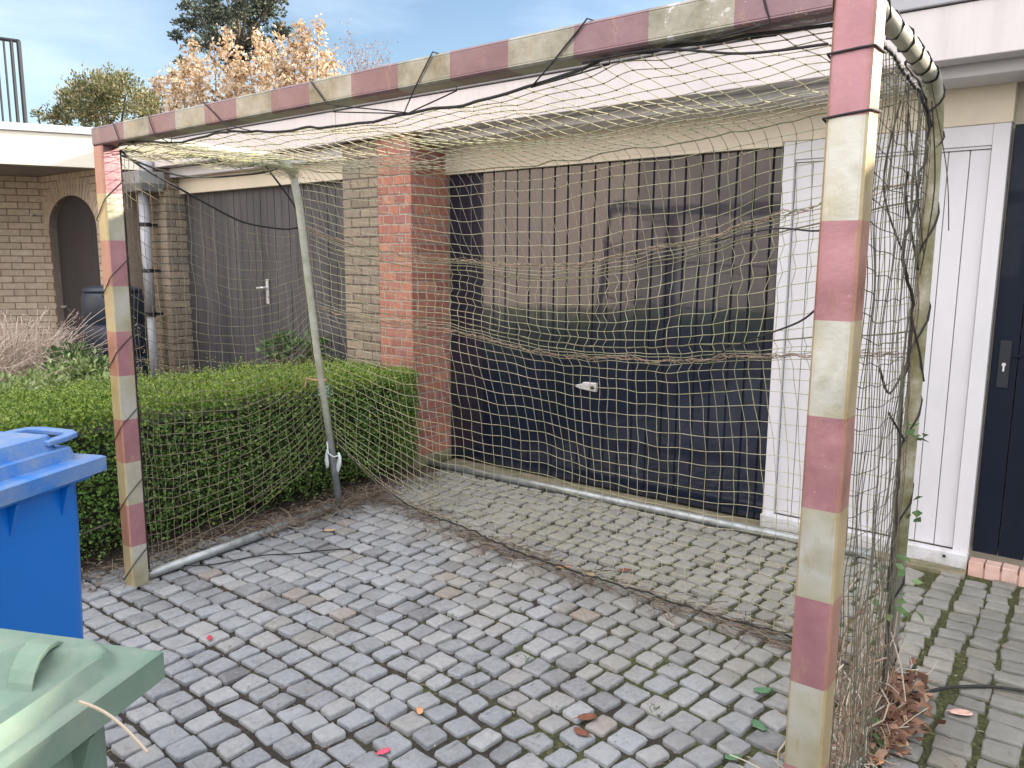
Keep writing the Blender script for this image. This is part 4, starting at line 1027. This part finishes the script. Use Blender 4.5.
# ------------------------------------------------------------------ hedge
def hedge():
    e=empty('hedge',(-.7,.3,0),'long clipped green box hedge along the left side of the goal','hedge')
    X0,X1,Y0,Y1,ZT=-1.12,-.26,-2.6,2.27,.80
    def surf(u_,v_):
        """u_ along y, v_ round the section: 0 bottom front .. 1 bottom back"""
        y=Y0+(Y1-Y0)*u_; zt=ZT-.05*ss(1.2,2.2,y)+.018*noise.noise((y*2.2,v_*3,0)); H=zt-.05; W=X1-X0; per=2*H+W; s=v_*per
        r=.06
        if s<H: p=Vector((X1,y,.05+s)); n=Vector((1,0,0))
        elif s<H+W: p=Vector((X1-(s-H),y,zt)); n=Vector((0,0,1))
        else: p=Vector((X0,y,zt-(s-H-W))); n=Vector((-1,0,0))
        # round the shoulders
        if abs(s-H)<r:
            t=(s-H)/r; n=Vector((1-(t+1)/2,0,(t+1)/2)).normalized(); p-=Vector((.02,0,.02))*(1-abs(t))
        if p.z<.35 and n.x>.5: p.x-=.03*ss(.25,.05,p.z)
        d=.030*noise.noise((p.x*4,p.y*4,p.z*4+5))+.018*noise.noise((p.x*11,p.y*11,p.z*11))
        # leafing out round the far end
        if Y1-y<.12: p.x=X1-.04*(1-(Y1-y)/.12)-(X1-p.x)
        return p+n*d,n
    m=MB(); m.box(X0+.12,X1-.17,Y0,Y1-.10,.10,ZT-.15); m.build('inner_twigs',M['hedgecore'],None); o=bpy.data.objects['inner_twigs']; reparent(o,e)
    mf=MB(); mt=MB()
    for k in range(95000):
        u_=random.random(); v_=random.random()
        if v_>.72: 
            if random.random()<.75: continue
        p,n=surf(u_,v_)
        if p.y<-1.2 and random.random()<.6: continue
        depth=abs(random.gauss(0,.040)); p-=n*depth
        if n.x>.5 and p.z<.12 and random.random()<.5: continue
        d=(n*random.uniform(.1,1.1)+Vector((random.gauss(0,.7),random.gauss(0,.7),random.gauss(.35,.6)))).normalized()
        nn=(n+Vector((random.gauss(0,.6),random.gauss(0,.6),random.gauss(.3,.6))))
        L=random.uniform(.014,.027)
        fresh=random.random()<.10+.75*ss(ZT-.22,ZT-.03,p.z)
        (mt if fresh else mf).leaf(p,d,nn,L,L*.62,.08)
    # far end face
    for k in range(6000):
        x=random.uniform(X0,X1); z=random.uniform(.12,ZT-.04); p=Vector((x,Y1-abs(random.gauss(0,.02))+.02*noise.noise((x*6,z*6,2)),z))
        mf.leaf(p,(random.gauss(0,.7),random.gauss(.3,.6),random.gauss(.3,.6)),(random.gauss(0,.5),1,random.gauss(.2,.5)),.02,.012,.08)
    # upright new shoots on the top
    for k in range(2300):
        p,n=surf(random.random(),random.uniform(.30,.70))
        h=random.uniform(.02,.06) if random.random()<.93 else random.uniform(.08,.14); d=Vector((random.gauss(0,.25),random.gauss(0,.25),1)).normalized()
        for i in range(6):
            q=p+d*h*i/5; a=random.uniform(0,6.3); mt.leaf(q,(math.cos(a),math.sin(a),.7),(0,0,1),.014,.008,.08)
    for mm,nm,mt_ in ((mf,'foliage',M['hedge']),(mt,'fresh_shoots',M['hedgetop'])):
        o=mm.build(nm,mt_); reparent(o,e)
    m=MB(); 
    for k in range(90):
        y=random.uniform(-.6,2.2); x=-.5+random.gauss(0,.08); m.tube([(x,y,0),(x+random.gauss(.05,.05),y+random.gauss(0,.05),.14),(x+random.gauss(.1,.05),y+random.gauss(0,.08),.26)],random.uniform(.002,.0045),5)
    o=m.build('stem',M['bark']); reparent(o,e)
    return e
hedge()

def leafyplant(name,label,cat,blobs,n,L,mat,stem=True,group=None,up=.4):
    c0=Vector(blobs[0][:3]); e=empty(name,(c0.x,c0.y,0),label,cat,group); m=MB()
    for k in range(n):
        b=random.choice(blobs); d=Vector((random.gauss(0,1),random.gauss(0,1),random.gauss(0,1))).normalized(); rr_=b[3]*random.uniform(.45,1.08)*(1+.25*noise.noise(d*3+Vector(b[:3])))
        p=Vector(b[:3])+Vector((d.x*rr_,d.y*rr_,d.z*rr_*b[4])); 
        if p.z<.02: continue
        l_=L*random.uniform(.6,1.3); m.leaf(p,d+Vector((random.gauss(0,.6),random.gauss(0,.6),up)),Vector((random.gauss(0,.6),random.gauss(0,.6),1)),l_,l_*.5,.1)
    o=m.build('leaves',mat); reparent(o,e)
    m=MB()
    for b in blobs:
        for k in range(7): m.tube([(c0.x+random.gauss(0,.05),c0.y+random.gauss(0,.05),0),((c0.x+b[0])/2,(c0.y+b[1])/2,b[2]*.5),(b[0]+random.gauss(0,b[3]*.4),b[1]+random.gauss(0,b[3]*.4),b[2]+random.gauss(0,b[3]*.3))],.005,5)
    o=m.build('stem',M['bark']); reparent(o,e); return e
leafyplant('shrub','low shrub with pale variegated leaves behind the hedge at the far left','shrub',[(-2.2,.55,.58,.26,.7),(-2.5,.95,.62,.26,.7),(-1.9,.15,.62,.25,.7),(-1.65,-.15,.6,.24,.7),(-2.0,.95,.55,.22,.8)],5200,.045,M['shrub'])
leafyplant('shrub','dark green rounded shrub between dry grass and barrel','shrub',[(-2.75,1.0,.72,.22,.7),(-2.6,1.15,.60,.22,.8)],1800,.04,M['weed'])
leafyplant('weed_plant','leafy green weed poking up between hedge and grey garage door','weed',[(-1.55,2.25,.82,.13,.7),(-1.72,2.2,.86,.10,.8),(-1.4,2.3,.84,.10,.7),(-1.85,2.2,.80,.10,.7)],420,.06,M['weed'])
def ornamental():
    e=empty('ornamental_grass',(-3.3,.7,0),'clump of dry pinkish ornamental grass against the beige brick wall','grass clump'); m=MB()
    for cx,cy,h0,n_ in ((-3.35,.75,1.22,1000),(-3.0,.30,1.12,800),(-3.65,1.05,1.15,500),(-2.9,.0,1.05,400)):
        for k in range(n_):
            a=random.uniform(0,6.3); h=h0*random.uniform(.55,1.08); sp_=abs(random.gauss(0,.20)); p=Vector((cx+random.gauss(0,.08),cy+random.gauss(0,.08),0)); d=Vector((math.cos(a),math.sin(a),0)); dr=random.uniform(0,.3)*h
            pts=[p+d*(sp_*t*(1+.9*t))*1.2+Vector((0,0,h*(t*1.25-.35*t*t)- dr*t**3)) for t in (0,.25,.5,.7,.85,1)]
            m.tube(pts,.0032,3,cap=False,taper=.6)
            if random.random()<.5:
                for i in range(7):
                    q=pts[-1]+Vector((random.gauss(0,.014),random.gauss(0,.014),random.gauss(-.03,.035))); m.leaf(q,(random.gauss(0,1),random.gauss(0,1),.6),(random.gauss(0,1),0,1),.03,.005)
    o=m.build('blades',M['drygrass']); reparent(o,e); return e
ornamental()

# ------------------------------------------------------------------ trees beyond
def crown_tree(name,label,base,top,clumps,n,leaf,mat,group='trees beyond the roofs',trunk_r=.16,flat=.8,bark='bark',jit=1.0,limbs=True,updir=.2):
    e=empty(name,(base[0],base[1],0),label,'tree',group)
    m=MB(); b=Vector((base[0],base[1],0)); t=Vector(top); mid=b.lerp(t,.55)+Vector((random.gauss(0,.2),random.gauss(0,.2),0))
    tr=[cr([b,mid,t],i/6) for i in range(13)]; m.tube(tr,trunk_r,9,taper=.25)
    for c in clumps:
        cc=Vector(c[:3]); z0=max(t.z*.3,cc.z-c[3]*1.5-.6); s=min(tr,key=lambda q:abs(q.z-z0)); m.tube([s,s.lerp(cc,.5)+Vector((0,0,-.1)),cc],trunk_r*.28,5,taper=.3)
        for k in range(5):
            q=cc+Vector((random.gauss(0,c[3]*.5),random.gauss(0,c[3]*.5),random.gauss(0,c[3]*.4))); m.tube([cc,q],trunk_r*.08,4,taper=.3)
    o=m.build('trunk',M[bark]); reparent(o,e)
    m=MB(); wts=[c[3]**2 for c in clumps]
    for k in range(n):
        c=random.choices(clumps,wts)[0]; d=Vector((random.gauss(0,1),random.gauss(0,1),random.gauss(0,1))).normalized()
        r=c[3]*(random.random()**.45)*(1+.5*jit*noise.noise(d*2.2+Vector(c[:3]))); p=Vector(c[:3])+Vector((d.x*r,d.y*r,d.z*r*flat))
        if noise.noise(p*(1.9/ max(.4,c[3])))<-.12: continue
        l_=leaf*random.uniform(.6,1.4); m.leaf(p,d+Vector((random.gauss(0,.7),random.gauss(0,.7),random.gauss(updir,.5))),Vector((random.gauss(0,1),random.gauss(0,1),random.gauss(0,1))),l_,l_*.5,.1)
    o=m.build('crown',mat); reparent(o,e); return e
RX=rx.copy(); FW=fz.copy(); CP=Vector((3.562,-1.648,1.511)); UY=uy.copy()
def at(px,py,d):      # a far point seen in that direction at distance d (used only to choose where the far trees stand)
    return CP+(RX*((px-512)/774.5)+UY*((384-py)/774.5)+FW)*d
def cl(lst,d,spread=.8):
    out=[]
    for px,py,rpx in lst:
        p=at(px,py,d+random.uniform(-spread,spread)); out.append((p.x,p.y,p.z,rpx/774.5*d))
    return out
b=at(100,110,14); t=at(100,78,14)
crown_tree('evergreen_tree','broad dark evergreen tree left of the orange tree above the roof',(b.x,b.y),t,cl([(100,100,24),(75,108,20),(125,98,20),(105,84,16),(60,118,14),(148,108,18),(85,90,15),(125,82,12),(95,120,25),(140,120,20),(68,98,12)],14),17000,.055,M['ever'],updir=.9,flat=1.0,jit=1.6)
crown_tree('evergreen_tree','thin bare grey bush leaning beside the balcony railing',(at(40,118,15).x,at(40,118,15).y),at(38,112,15),cl([(38,116,9),(48,120,8)],15,.2),260,.06,M['ever'],trunk_r=.05,updir=.6)
b=at(245,60,26); t=at(238,-10,26)
crown_tree('pine_tree','tall dark pine tree rising behind the orange tree',(b.x,b.y),t,cl([(225,8,24),(205,20,17),(245,25,22),(185,25,11),(262,10,20),(280,32,13),(255,45,17),(200,45,12),(182,62,7),(176,36,7),(215,38,14),(235,60,16),(173,78,6),(270,55,12),(190,8,10),(222,-15,20),(250,-12,20),(190,72,8),(275,-4,12)],26,1.2),21000,.125,M['pine'],flat=.55,jit=1.7,trunk_r=.25,updir=.5)
def plume(name,label,px,d,plist,nleaf,leaf,mat,trunk_r,spread,group='trees beyond the roofs'):
    b=at(px,100,d); e=empty(name,(b.x,b.y,0),label,'tree',group); m=MB(); lf=MB()
    fork=Vector((b.x,b.y,2.6)); m.tube([(b.x,b.y,0),(b.x,b.y,1.3),tuple(fork)],trunk_r,8,taper=.8)
    for (x0_,y0_,x1_,y1_,n_) in plist:
        dd=d+random.uniform(-.9,.9); s=at(x0_,y0_,dd); t_=at(x1_,y1_,dd)
        m.tube([fork,fork.lerp(s,.6)+Vector((0,0,.1)),s,s.lerp(t_,.5)+Vector((random.gauss(0,.06),random.gauss(0,.06),0)),t_],trunk_r*.22,5,taper=.12)
        for k in range(n_):
            q=s.lerp(t_,random.random()**.8); off=Vector((random.gauss(0,spread),random.gauss(0,spread),random.gauss(0,spread*.9)))*(1.15-.75*(q-s).length/max(.01,(t_-s).length)); 
            l_=leaf*random.uniform(.6,1.4); lf.leaf(q+off,Vector((random.gauss(0,1),random.gauss(0,1),random.gauss(.2,1))),Vector((random.gauss(0,1),random.gauss(0,1),random.gauss(0,1))),l_,l_*.62,.15)
    o=m.build('trunk',M['bark']); reparent(o,e); o=lf.build('crown',mat); reparent(o,e); return e
pl=[]
for px_,py_ in ((160,78),(172,66),(186,60),(192,40),(205,58),(214,42),(228,30),(240,50),(248,62),(258,32),(268,42),(278,28),(288,40),(296,52),(306,36),(318,20),(300,22),(328,44),(334,62),(322,58),(152,98),(236,70),(282,64),(266,66),(200,74),(180,82)):
    pl.append((px_+random.uniform(-6,6),112+random.uniform(-8,14),px_,py_,random.choice((150,260,380))))
plume('beech_tree','autumn tree with bright orange and tan leaves above the crossbar',250,17,pl,0,.10,M['beech'],.13,.155)
pl=[]
for k in range(26):
    x_=random.uniform(340,398); y_=random.uniform(8,60)+abs(x_-355)*.8
    pl.append((360+random.uniform(-6,10),92,x_,y_,40))
plume('birch_tree','nearly bare slender tree with wispy twigs right of the orange tree',362,20,pl,0,.055,M['birch'],.05,.22)

# ------------------------------------------------------------------ house and garden behind the camera (mirrored in the garage door)
H0=Vector((-10.5,-4.3)); H1=Vector((-4.6,-7.5)); dH=(H1-H0).normalized(); nH=Vector((-dH.y,dH.x))
if nH.y<0: nH=-nH
hs=empty('house',(H0.x,H0.y,0),'brick house across the yard behind the camera, seen only mirrored in the navy door','house')
m=MB(); prism(m,[H0,H1,H1-nH*6,H0-nH*6],0,5.4); o=m.build('wall',M['housebrick']); reparent(o,hs)
m=MB(); 
for s_ in (1.0,):
    for z_ in (3.6,):
        a=H0+dH*s_+nH*.01; b_=a+dH*1.2; prism(m,[a,b_,b_+nH*.02,a+nH*.02],z_,z_+1.1)
o=m.build('window',M['navy2']); reparent(o,hs)
m=MB(); prism(m,[H0-dH*.3+nH*.4,H1+dH*.3+nH*.4,H1+dH*.3-nH*6.3,H0-dH*.3-nH*6.3],5.4,5.6); o=m.build('roof',M['roof']); reparent(o,hs)
# hedge in front of it
m=MB()
for k in range(9000):
    s_=random.uniform(-.3,10.8); a=H0+dH*s_+nH*(1.1+random.uniform(-.35,.35)); z=random.uniform(.05,.62)
    m.leaf((a.x,a.y,z),(random.gauss(0,1),random.gauss(0,1),.5),(random.gauss(0,1),random.gauss(0,1),1),.09,.05,.1)
H2=Vector((-.9,-9.0)); ha=empty('house',(H1.x,H1.y,0),'darker grey boarded annex beside the house behind the camera, mirrored in the door','house')
m4=MB(); prism(m4,[H1+(H2-H1)*.004,H2,H2-nH*5,H1-nH*5],0,4.6); o=m4.build('wall',plain('weathered grey boarding',(.46,.40,.36),.8,0,.40,1.2,.1)); reparent(o,ha)
m4=MB(); prism(m4,[H1+nH*.3,H2+nH*.3,H2-nH*5.2,H1-nH*5.2],4.6,4.75); o=m4.build('roof',M['roof']); reparent(o,ha)
e=empty('hedge',(H1.x,H1.y,0),'low hedge in front of the house behind the camera','hedge'); o=m.build('foliage',M['hedge']); reparent(o,e)
